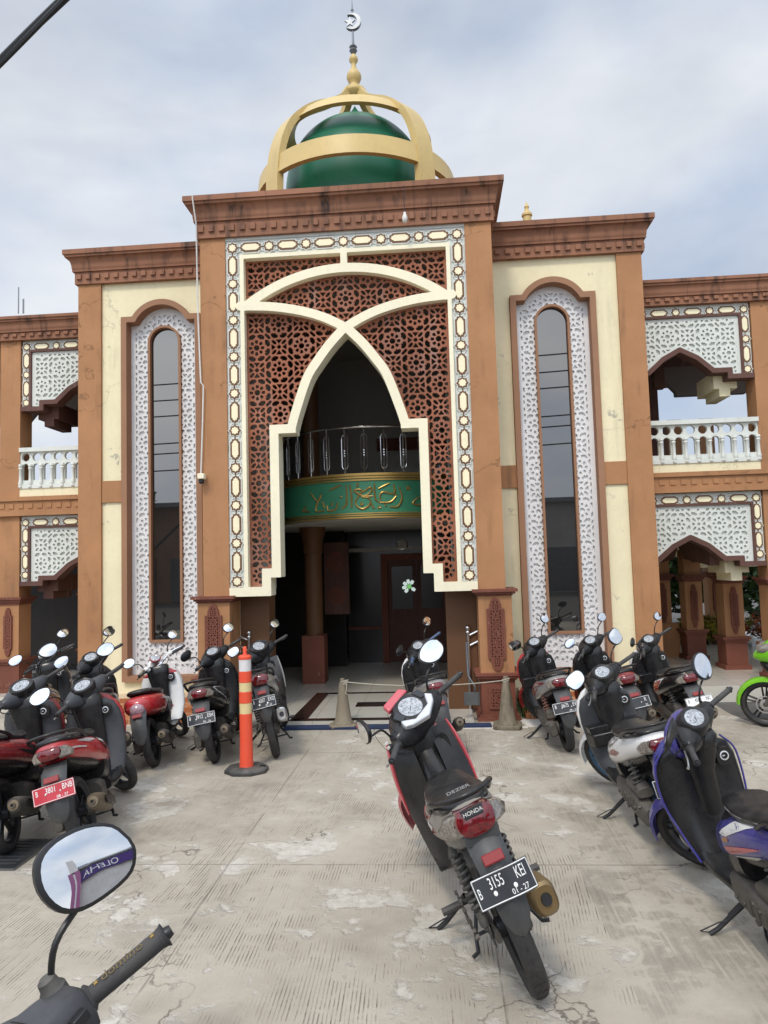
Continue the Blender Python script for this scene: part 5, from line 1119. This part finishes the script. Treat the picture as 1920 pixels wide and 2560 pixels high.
motorbike('scooter', P_['R2'], 'black scooter before the right tall window, half hidden by the white and black scooter', 'pdarkred', 'pblack', plate_=([('R',.09,.018,.054,.66),('25',.09,-.035,.026,1)],B,'ink'), mir=('leaf',.9), box=True)
def ex_r4(root, cowl, S):
    for s in (-1, 1): decal(cowl, [(.44,.56),(.36,.66),(.05,.74),(.10,.71),(.30,.56),(.40,.50)], 'pwhite', s, .001); decal(cowl, [(.42,.58),(.34,.655),(.14,.705),(.28,.57)], 'pred', s, .003)
motorbike('scooter', P_['R4'], 'black scooter with red and white side panels and white number plate at the right tower', 'pblack', 'pwhite', fender='pwhite', plate_=(ptxt('B','4589','NC',''),'platewhite','inkblack'), mir=('leaf',.9), extras=ex_r4, mir_tilt=(14,20), mir_toe=(8,160), box=True)
def ex_r3(root, cowl, S):
    for s in (-1, 1): decal(cowl, [(.42,.62),(.34,.69),(.12,.735),(.22,.675),(.34,.62)], 'pgrey', s, .002); decal(cowl, [(.38,.56),(.20,.60),(.10,.645),(.22,.645),(.34,.60)], 'pdarkred', s, .003)
    mb = MB(); mb.loft([[(.90+dx, dy, z) for dx, dy in ((-.10,-.20),(.02,-.225),(.02,.225),(-.10,.20))] for z in (.50,.60)]); mb.build('luggage_tray', M['inner'], root, bev=.01)
    o = text_mesh('lettering', 'BeAT', .03, M['decal'], cowl, Matrix.Identity(4)); bpy.data.objects.remove(o)
motorbike('scooter', P_['R3'], 'white and black scooter with blue wheel rims next to the blue scooter', 'pwhite', 'pwhite', fender='pwhite', rim='rimblue', shield='innergrey', plate_=([('B',-.10,.018,.05,.66),('3',-.03,.018,.054,.66)],B,'ink'), mir=('hex',1.15), extras=ex_r3, box=True, mir_tilt=(16,20))
def ex_r5(root, cowl, S):
    for s in (-1, 1):
        decal(cowl, [(.44,.60),(.30,.70),(.05,.76),(.15,.72),(.34,.62)], 'decal', s, .002); decal(cowl, [(.40,.55),(.20,.62),(.0,.68),(.18,.60),(.36,.52)], 'ppink', s, .0025); decal(cowl, [(.36,.515),(.18,.58),(.05,.62),(.16,.56)], 'decal', s, .003)
        side_text(cowl, 'soul', .36, .60, .042, 'amber', s, rad(20) if s > 0 else rad(-20))
    mb = MB(); mb.tube(catmull([(.86,.165,.27),(.93,.205,.40),(.985,.245,.55),(1.0,.256,.68),(.995,.24,.80),(.98,.17,.89)], 4), .007, 8); mb.tube(catmull([(.86,-.165,.27),(.93,-.205,.40),(.985,-.245,.55),(1.0,-.256,.68),(.995,-.24,.80),(.98,-.17,.89)], 4), .006, 8); mb.build('shield_edge', M['pblue'], root)
    mb = MB(); mb.loft([ell(.445-.012*k, .115, .33, .035, .05, 8, 6) for k in (0,1,2)]); mb.build('heel_plate', M['decal'], root)
motorbike('scooter', P_['R5'], 'blue violet scooter with wide black leg shield in the right foreground', 'pblue', 'pblue', wid=1.10, mir=('oval',1.2), extras=ex_r5, mir_tilt=(14,35), mir_toe=(4,170), rim='rim', pockets=False)
def ex_r6(root, cowl, S):
    mb = MB(); mb.loft([ell(xx, 0, zz, hy, hz_, 20, 2.4) for xx, zz, hy, hz_ in ((.92,.86,.14,.15),(1.05,.865,.165,.165),(1.18,.845,.150,.135),(1.29,.81,.095,.075),(1.35,.79,.035,.025))]); mb.build('nose_fairing', M['pgreen'], root, ang=60)
    mb = MB(); mb.loft([ell(xx, 0, zz, hy, hz_, 20, 3) for xx, zz, hy, hz_ in ((1.0,.66,.15,.12),(1.12,.66,.155,.10),(1.22,.68,.11,.06),(1.28,.70,.05,.02))]); mb.build('nose_lower', M['inner'], root, ang=60)
    mb = MB(); mb.loft([ell(xx, 0, zz, hy, hz_, 16, 2.6) for xx, zz, hy, hz_ in ((.93,1.03,.11,.03),(1.03,1.03,.10,.025),(1.14,.98,.07,.02))]); mb.build('visor', M['black'], root, ang=60)
    for s in (-1, 1):
        mb = MB(); mb.loft([ell(xx, s*.075, zz, hy, hz_, 14, 2.2) for xx, zz, hy, hz_ in ((1.16,.90,.07,.06),(1.26,.885,.055,.05),(1.31,.87,.02,.02))]); mb.build('headlight', M['clear'], root, ang=60)
motorbike('scooter', (5.87,-.95,158,6,0,1.0), 'lime green scooter facing left, cut by the right picture edge', 'pgreen', 'pgreen', mir=('leaf',.9), extras=ex_r6)
# the bike whose bar end and mirror reach into the lower left corner
M['dimbrass'] = plain('dull_brass_inlay', (.16,.115,.05), .5, metal=.3)
def ex_fg(root, cowl, S):
    def st(o): o.matrix_local = S; return o
    mb = MB(); mb.loft([elly(yy, xc, zc, hx, hz, 16, 3.2) for yy, xc, zc, hx, hz in ((-.212,.878,.985,.026,.030),(-.200,.88,.985,.046,.048),(-.165,.888,.980,.056,.058),(-.10,.91,.975,.070,.066),(-.03,.93,.975,.085,.075))]); st(mb.build('switch_cover', M['innergrey'], root, ang=60))
    mb = MB(); mb.box(.815,.832,-.185,-.155,.985,1.005); mb.box(.82,.834,-.13,-.10,.975,.99); st(mb.build('switch_button', M['black'], root, bev=.002)); mb = MB(); q_ = elly(-.12, .902, .977, .0665, .0645, 24, 3.2); mb.tube(q_+q_[:1], .0016, 4, 0, False); st(mb.build('panel_seam', M['black'], root)); mb = MB(); mb.lathe([(.024,-.02),(.024,.018),(.018,.026),(.016,.04),(.010,.045)], 16, (.905,-.19,1.015)); st(mb.build('mirror_boot', M['rubber'], root))
    e = Vector((.785,-.345,.99)); b = Vector((.87,-.205,.985)); d = (e-b).normalized()
    mb = MB(); mb.tube([b-d*.002, b+d*.004], [.0205,.0205], 16); mb.tube([b+d*.006, b+d*.009], [.019,.019], 16); st(mb.build('throttle_ring', M['brass'], root))
    mb = MB(); mb.tube([b+d*.010, b+d*.014, b+d*.020, e-d*.010, e-d*.002, e+d*.004], [.0255,.0255,.0178,.0182,.0200,.0235], 18); mb.tube([e+d*.003, e+d*.005], [.0235,.015], 18); st(mb.build('grip_sleeve', M['griprubber'], root))
    up = Vector((-.28,0,.96)); up = (up-d*up.dot(d)).normalized(); sd_ = d.cross(up); M4 = Matrix((d, -sd_, up)).transposed().to_4x4(); M4.translation = (b+e)/2+up*.0184+d*.004
    st(text_mesh('lettering', 'domino', .026, M['dimbrass'], root, Matrix.Identity(4), .0006, 1.05)).data.transform(M4)
    for q in (-.052,.062):
        mb = MB(); mb.prism([(q+x, y) for x, y in star(.0062,.0026,5,rad(90))], 0, .0008, 0, 'z'); mb.xf(M4); st(mb.build('star_mark', M['brass'], root))
fg = motorbike('scooter', (.725,-8.66,108,9.5,48,1.05), 'dark grey scooter whose right grip and mirror fill the lower left corner', 'pgrey', 'pgrey', head='innergrey', mir=('egg',1.08), mir_tilt=(5.5,16), mir_toe=(0,8), extras=ex_fg)
# =================================================================== ground, props, planting, sky, camera
def sheet(name, poly, z, mt):
    mb = MB(); mb.add([(x, y, z) for x, y in poly], [tuple(range(len(poly)))]); o = mb.build(name, mt, None, smooth=False); tag(o, kind='structure'); return o
sheet('ground', [(-400,-400),(400,-400),(400,400),(-400,400)], -.012, M['asphalt'])
sheet('pavement', [(-14,-11.5),(9,-11.5),(9,-1.9),(4.62,-.56),(4.55,.2),(4.62,1.3),(-14,1.3)], 0, M['concrete'])
mb = MB(); mb.prism([(2.05,-.42),(2.9,-.30),(2.9,-.05),(2.0,-.05)], -.002, .012, 0, 'z'); mb.prism([(-1.0,-.42),(2.05,-.46),(2.05,-.39),(-1.0,-.37)], -.002, .006, 0, 'z')
o = mb.build('pebble_strip', M['pebble'], None); tag(o, 'strip of small white pebbles along the foot of the steps', 'pebbles', kind='stuff')

# drain grating
r = empty('drain_grate', (-2.35,-4.09,0)); tag(r, 'black iron drain grating let into the concrete near the red plated scooter', 'drain grate')
mb = MB()
for x0, x1, y0, y1 in ((-.85,.60,.215,.255),(-.85,.60,-.255,-.215),(.56,.60,-.215,.215)): mb.box(x0, x1, y0, y1, -.005, .016)
mb.build('frame', M['galv'], r)
mb = MB(); mb.box(-.85, .56, -.215, .215, -.006, .003); mb.build('pit', M['black'], r)
for k in range(8):
    mb = MB(); mb.box(-.85, .56, -.19+k*.054-.013, -.19+k*.054+.013, .003, .013); mb.build('bar', M['galv'], r)

# orange post
r = empty('traffic_post', (-.80,-2.12,0)); tag(r, 'orange plastic post with white and yellow reflective bands on a black rubber base', 'traffic post')
mb = MB(); P = [(.215*math.cos(a)*1.0, .215*math.sin(a)*.85) for a in [rad(22.5+45*k) for k in range(8)]]; Q = [(x*.86, y*.86) for x, y in P]
mb.loft([[(x,y,0) for x, y in P], [(x,y,.028) for x, y in P], [(x,y,.055) for x, y in Q]]); b_ = mb.build('base', M['rubber'], r, bev=.006)
mb = MB(); mb.lathe([(.028,.050),(.028,.0565)], 12, (.155,.0,0)); mb.build('socket', M['black'], b_)
mb = MB(); mb.lathe([(.070,.05),(.064,.09),(.060,.3),(.060,.545),(.057,.548),(.057,.648),(.060,.651),(.060,.752),(.057,.755),(.057,.842),(.060,.845),(.060,.945),(.057,.948),(.057,1.060),(.062,1.063),(.062,1.085),(.050,1.098),(.022,1.102),(.018,1.12),(.020,1.165),(.014,1.18),(.004,1.182)], 24); mb.build('tube', M['orange'], r, ang=40)
for z0, z1, mt in ((.549,.647,'tape'),(.756,.841,'tape'),(.949,1.059,'tapew')):
    mb = MB(); mb.lathe([(.0585,z0),(.0585,z1)], 24, caps=False); mb.build('reflective_band', M[mt], r)

# stained concrete cones and the rope between them
def cone(x, y, h, lab, rz):
    r = empty('traffic_cone', (x,y,0)); r.rotation_euler[2] = rad(rz); tag(r, lab, 'cone', 'stained concrete cones')
    mb = MB(); w = .165; P = [(w,w*.7),(w*.8,w),(-w*.8,w),(-w,w*.7),(-w,-w*.7),(-w*.8,-w),(w*.8,-w),(w,-w*.7)]
    mb.prism(P, 0, .045, 0, 'z'); mb.build('base', M['concretepost'], r, bev=.01)
    mb = MB(); mb.lathe([(.125,.045),(.118,.065),(.100,.085),(.072,.28),(.040,h-.05),(.030,h-.045),(.027,h)], 20); mb.build('cone_body', M['concretepost'], r, ang=40)
cone(-.115, -.27, .575, 'brown stained concrete cone alone in the middle of the portal opening', 4)
cone(1.825, -.41, .585, 'grey stained concrete cone in front of the right portal pedestal', -6)
mb = MB(); a, b = Vector((-.09,-.30,.535)), Vector((1.825,-.44,.545))
pts = [a.lerp(b, t)-Vector((0,0,.055*4*t*(1-t))) for t in np.linspace(0, 1, 25)]; mb.tube(pts, .006, 6)
for c, y in ((a,-.27),(b,-.41)):
    for k in range(3): mb.tube([(c.x+(.036+.004*k)*math.cos(t), y+(.036+.004*k)*math.sin(t), c.z-.005+.012*(k-1)+.012*math.sin(t+k)) for t in np.linspace(0, 6.28, 17)], .006, 6)
mb.tube([a, a+Vector((.03,-.01,-.03)), a+Vector((.025,-.012,-.10)), a+Vector((.01,-.012,-.13)), a+Vector((.035,-.012,-.15))], .006, 6)
o = mb.build('barrier_rope', M['rope'], None); tag(o, 'thin rope tied between the two concrete cones across the portal', 'rope')

# dust pan leaning by the pedestal
r = empty('dust_pan', (1.43,-.16,.05)); tag(r, 'metal long handled dustpan leaning beside the right portal pedestal', 'dustpan')
mb = MB(); mb.prism([(-.085,.16),(.085,.16),(.08,.315),(-.085,.315)], -.008, .008); mb.box(-.09,-.082,-.06,.0,.16,.315); mb.box(.082,.09,-.06,.0,.16,.315); mb.build('pan', M['galv'], r)
mb = MB(); mb.tube([(.04,0,.31),(.045,0,.38),(.02,.02,.42),(-.03,.06,.50),(-.035,.1,.9)], .011, 8); mb.build('handle', M['galv'], r)

# overhead cable close to the camera
mb = MB(); ca_, cb_ = Vector((-4.03,-4.46,3.49)), Vector((1.47,-4.46,8.49))
for k in range(3):
    pts = []
    for i in range(90):
        t = -.35+1.35*i/89; p = ca_.lerp(cb_, t); a = 2*math.pi*2.1*t+k*2.094; pts.append(p+Vector((-.5*math.cos(a), .3*math.sin(a), .86*math.cos(a)))*.017)
    mb.tube(pts, .019, 7)
cab = mb.build('overhead_cable', M['wire'], None); tag(cab, 'thick twisted black cable crossing the upper left corner of the sky', 'cable')

# ---- planting ---------------------------------------------------------------------------------------------------
def foliage(mb, blobs, n, size, seed=1, shell=.45):
    rn = random.Random(seed)
    for _ in range(n):
        c, R = blobs[rn.randrange(len(blobs))]
        d = Vector((rn.gauss(0,1), rn.gauss(0,1), rn.gauss(0,1))).normalized()*R*(shell+(1-shell)*rn.random()**.5)
        p = Vector(c)+Vector((d.x, d.y, d.z*.8)); s_ = size*(.6+.8*rn.random())
        a = Vector((rn.gauss(0,1), rn.gauss(0,1), rn.gauss(0,.6))).normalized(); b = a.cross(Vector((rn.gauss(0,1), rn.gauss(0,1), rn.gauss(0,1)))).normalized()
        mb.add([p-a*s_, p+b*s_*.42, p+a*s_, p-b*s_*.42], [(0,1,2,3)])
def tree(x, y, h, cr, lab, seed, leaf='leaf', n=2600, size=.16, group=None):
    rn = random.Random(seed); r = empty('leafy_tree', (x,y,0)); tag(r, lab, 'tree', group)
    mb = MB(); mb.tube([(0,0,-.05),(.05,.02,h*.25),(.0,.06,h*.5),(.1,0,h*.75)], [h*.035,h*.028,h*.02,h*.008], 10)
    blobs = []
    for k in range(9):
        a = rn.random()*6.28; zz = h*(.22+.68*rn.random()); rr = cr*(.35+.5*rn.random())*(1.1-abs(zz/h-.65)); c = (rr*math.cos(a), rr*math.sin(a), zz)
        blobs.append((c, cr*(.32+.25*rn.random()))); mb.tube([(0,.03,zz*.6), (c[0]*.5,c[1]*.5,zz*.82), c], [h*.014,h*.009,h*.004], 6)
    mb.build('trunk', M['bark'], r)
    mb = MB(); foliage(mb, blobs, n, size, seed); mb.build('crown', M[leaf], r, smooth=False, recalc=False)
    return r
tree(9.6, 8.6, 4.4, 2.2, 'tall dark tree beyond the right wing, straight behind the carved columns', 3)
tree(11.8, 8.2, 4.2, 2.3, 'broad dark tree beyond the right wing, nearest the right edge of the picture', 5)
tree(7.4, 10.2, 3.9, 1.9, 'smaller dark tree beyond the right wing, half hidden by the low terracotta wall', 9)
def shrub(x, y, w, h, leaf, lab, seed):
    rn = random.Random(seed); r = empty('shrub', (x,y,0)); tag(r, lab, 'shrub')
    mb = MB(); bl = []
    for k in range(7):
        a = rn.random()*6.28; c = (w*.5*math.cos(a)*rn.random(), w*.5*math.sin(a)*rn.random(), h*(.35+.45*rn.random())); bl.append((c, w*.33)); mb.tube([(0,0,-.02), (c[0]*.6,c[1]*.6,c[2]*.6), c], [.02,.014,.006], 6)
    mb.build('stem', M['bark'], r); mb = MB(); foliage(mb, bl, 900, .055, seed); mb.build('leaves', M[leaf], r, smooth=False, recalc=False)
shrub(6.35, 5.4, .9, 1.0, 'leafyellow', 'yellow and green leaved shrub between the two carved arcade columns', 11)
shrub(5.9, 5.7, .6, .8, 'leafyellow', 'low yellow green shrub behind the low terracotta wall', 12)
shrub(7.25, 5.0, .9, .86, 'leafred', 'shrub with orange red young leaves right of the carved column', 13)
mb = MB(); rn = random.Random(4)
for _ in range(260):
    x = 2.0+rn.random()*.55; y = .05+rn.random()*.5; h = .08+.22*rn.random(); a = rn.random()*6.28; b = .05*rn.random()
    mb.add([(x-.006,y,0),(x+.006,y,0),(x+b*math.cos(a)*2,y+b*math.sin(a)*2,h)], [(0,1,2)])
o = mb.build('grass', M['leaf'], None, smooth=False, recalc=False); tag(o, 'tuft of grass between the right pedestal and the window steps', 'grass', kind='stuff')

# ---- what stands across the road behind the viewer; the glass and the mirrors show it ---------------------------
M['shopwall'] = masonry('shop_wall', (.42,.24,.15), .4); M['signpurple'] = plain('sign_purple', (.060,.028,.17), .4, var=.04); M['signmauve'] = plain('mauve_cladding', (.30,.10,.22), .5); M['greyroof'] = plain('grey_roof', (.30,.31,.33), .6)
M['pale'] = masonry('pale_shop_wall', (.62,.60,.58), .3)
def shop(x, y, w, h, mt, lab):
    r = empty('shop_building', (x,y,0)); tag(r, lab, 'building')
    mb = MB(); mb.box(-w/2, w/2, -7, 0, 0, h); mb.build('wall', M[mt], r)
    mb = MB(); mb.box(-w/2-.2, w/2+.2, -7.2, .4, h, h+.25); mb.build('roof', M['greyroof'], r)
    for k in range(int(w/3)):
        mb = MB(); mb.box(-w/2+.5+3*k, -w/2+2.6+3*k, .002, .06, .1, 2.6); sh = mb.build('shutter', M['galv'], r)
    return r
shop(-18, -30, 18, 5.6, 'shopwall', 'terracotta shop building across the road behind the viewer')
shop(11, -31, 15, 5.2, 'pale', 'pale shop building across the road behind the viewer')
M['signwhite'] = plain('sign_letters', (.75,.75,.75), .4)
r = empty('sign_building', (13.5,-9.4,0)); r.rotation_euler[2] = rad(260); tag(r, 'shop with purple fascia reading OLEHA and a mauve pylon, to the right behind the viewer', 'building')
mb = MB(); mb.box(-9, -.3, .1, 6, 0, 4.1); mb.build('wall', M['pale'], r)
mb = MB(); mb.box(-9, -.26, -.15, .1, 3.05, 3.95); f_ = mb.build('fascia', M['signpurple'], r)
mb = MB(); mb.box(-9.2, -.2, -.3, 6.2, 4.1, 4.3); mb.build('roof', M['greyroof'], r)
text_mesh('lettering', 'OLEHA', .80, M['signwhite'], f_, Matrix.Translation((-1.75,-.175,3.5)) @ Matrix.Rotation(rad(90), 4, 'X'), .02, 1.0)
mb = MB(); mb.box(-.24, .08, -.5, .3, 0, 4.0); mb.box(.2, .52, -.5, .3, 0, 4.0); p_ = mb.build('pylon', M['signmauve'], r); mb = MB(); mb.box(.08, .2, -.46, .26, 0, 3.9); mb.build('pylon_core', M['signwhite'], p_); mb = MB(); mb.box(-.15, .35, -.5, .3, 4.02, 5.1); mb.build('pylon_box', M['pale'], p_)
mb = MB(); mb.box(.6, 14, 1.0, 1.3, 0, 1.7); o = mb.build('boundary_wall', M['greyroof'], None); o.matrix_world = Matrix.Translation((13.5,-9.4,0)) @ Matrix.Rotation(rad(260), 4, 'Z'); tag(o, 'long grey boundary wall running on from the purple sign shop behind the viewer', 'wall')
r = empty('utility_pole', (3.6,-17.5,0)); tag(r, 'concrete utility pole with crossarm across the road behind the viewer', 'utility pole')
mb = MB(); mb.tube([(0,0,0),(0,0,11)], [.16,.11], 12); mb.build('pole', M['concretepost'], r)
mb = MB(); mb.box(-.9, .9, -.05, .05, 10.2, 10.32); mb.box(-.55,.55,.08,.30,8.6,9.3); mb.build('crossarm', M['galv'], r)
mb = MB()
for k, (z, sg) in enumerate(((10.35,.5),(10.0,.8),(9.2,.6),(7.9,.4),(7.6,.5),(7.0,.6))):
    mb.tube([(x, -17.4-.2*k, z-sg*(1-(x/34)**2)+.03*x) for x in np.linspace(-34, 34, 35)], .03, 5)
wr = mb.build('power_lines', M['wire'], None); tag(wr, 'black power lines strung along the road behind the viewer', 'power lines')
for i, (x, y, h) in enumerate(((17,-24,7.5),(-18,-26,8.0))): tree(x, y, h, 3.0, ('tall leafy tree across the road behind the viewer, on the right', 'tall leafy tree across the road behind the viewer, on the left')[i], 21+i, n=1600, size=.3)

# ---- sky and light ----------------------------------------------------------------------------------------------
SUN_EL, SUN_AZ = rad(52), rad(195)          # high behind the viewer, veiled by cloud
wd = bpy.data.worlds.new('World'); scn.world = wd; wd.use_nodes = True; nt = wd.node_tree; nt.nodes.clear()
def wn(t, **kw):
    n = nt.nodes.new('ShaderNode'+t)
    for k, v in kw.items(): setattr(n, k, v)
    return n
sky = wn('TexSky', sky_type='NISHITA', sun_disc=False, sun_elevation=SUN_EL, sun_rotation=SUN_AZ, air_density=1.0, dust_density=1.5, ozone_density=1.0)
tc = wn('TexCoord'); mp = wn('Mapping'); mp.inputs['Scale'].default_value = (1, 1, 2.0); mp.inputs['Location'].default_value = (.35, .1, .2); nt.links.new(tc.outputs['Generated'], mp.inputs[0])
n1 = wn('TexNoise'); n1.inputs['Scale'].default_value = 1.7; n1.inputs['Detail'].default_value = 7; n1.inputs['Roughness'].default_value = .52; n1.inputs['Distortion'].default_value = .35; nt.links.new(mp.outputs[0], n1.inputs['Vector'])
n2 = wn('TexNoise'); n2.inputs['Scale'].default_value = 2.3; n2.inputs['Detail'].default_value = 6; n2.inputs['Roughness'].default_value = .48; nt.links.new(mp.outputs[0], n2.inputs['Vector'])
def mr(fac, a, b, c, d):
    n = wn('MapRange'); nt.links.new(fac, n.inputs[0])
    for i, v in enumerate((a, b, c, d)): n.inputs[i+1].default_value = v
    return n.outputs[0]
cl = wn('Mix', data_type='RGBA'); nt.links.new(mr(n2.outputs['Fac'], .40, .60, 0, 1), cl.inputs[0]); cl.inputs[6].default_value = (5.3,6.15,7.6,1); cl.inputs[7].default_value = (7.9,8.25,8.8,1)
mx = wn('Mix', data_type='RGBA'); nt.links.new(mr(n1.outputs['Fac'], .30, .56, .62, 1.0), mx.inputs[0]); nt.links.new(sky.outputs[0], mx.inputs[6]); nt.links.new(cl.outputs[2], mx.inputs[7])
nv = wn('VectorMath', operation='NORMALIZE'); nt.links.new(tc.outputs['Generated'], nv.inputs[0]); dt = wn('VectorMath', operation='DOT_PRODUCT'); nt.links.new(nv.outputs[0], dt.inputs[0])
dt.inputs[1].default_value = (math.sin(SUN_AZ)*math.cos(SUN_EL), math.cos(SUN_AZ)*math.cos(SUN_EL), math.sin(SUN_EL))
gl_ = wn('VectorMath', operation='SCALE'); nt.links.new(mx.outputs[2], gl_.inputs[0]); nt.links.new(mr(dt.outputs['Value'], .15, .95, 1.0, 2.6), gl_.inputs['Scale'])   # cloud is brighter round the veiled sun
bg = wn('Background'); bg.inputs['Strength'].default_value = .088; nt.links.new(gl_.outputs[0], bg.inputs[0])
ow = wn('OutputWorld'); nt.links.new(bg.outputs[0], ow.inputs[0])
sd = bpy.data.lights.new('sun', 'SUN'); sd.energy = 1.5; sd.angle = rad(10); sd.color = (1, .93, .81); so = bpy.data.objects.new('sun', sd); COL.objects.link(so)
# sun_rotation is measured from +Y towards +X
sv = Vector((math.sin(SUN_AZ)*math.cos(SUN_EL), math.cos(SUN_AZ)*math.cos(SUN_EL), math.sin(SUN_EL))); so.rotation_euler = sv.to_track_quat('Z', 'Y').to_euler(); so.location = sv*40

cd = bpy.data.cameras.new('camera'); cam = bpy.data.objects.new('camera', cd); COL.objects.link(cam); scn.camera = cam
F_, R_, U_ = Vector((-0.07339116, 0.9947287, 0.07161394)), Vector((0.9967128, 0.07562891, -0.02904927)), Vector((0.03431222, -0.06924658, 0.99700932))
mw = Matrix((R_, U_, -F_)).transposed().to_4x4(); mw.translation = Vector((0.87431528, -7.21276921, 1.55))*K; cam.matrix_world = mw
cd.sensor_fit = 'VERTICAL'; cd.sensor_height = 36; cd.lens = 36*1799.49/2560; cd.clip_start = .05; cd.clip_end = 1500
scn.view_settings.view_transform = 'Standard'; scn.view_settings.look = 'None'; scn.view_settings.exposure = .24; scn.view_settings.gamma = 1
scn.cycles.max_bounces = 7; scn.cycles.use_denoising = True
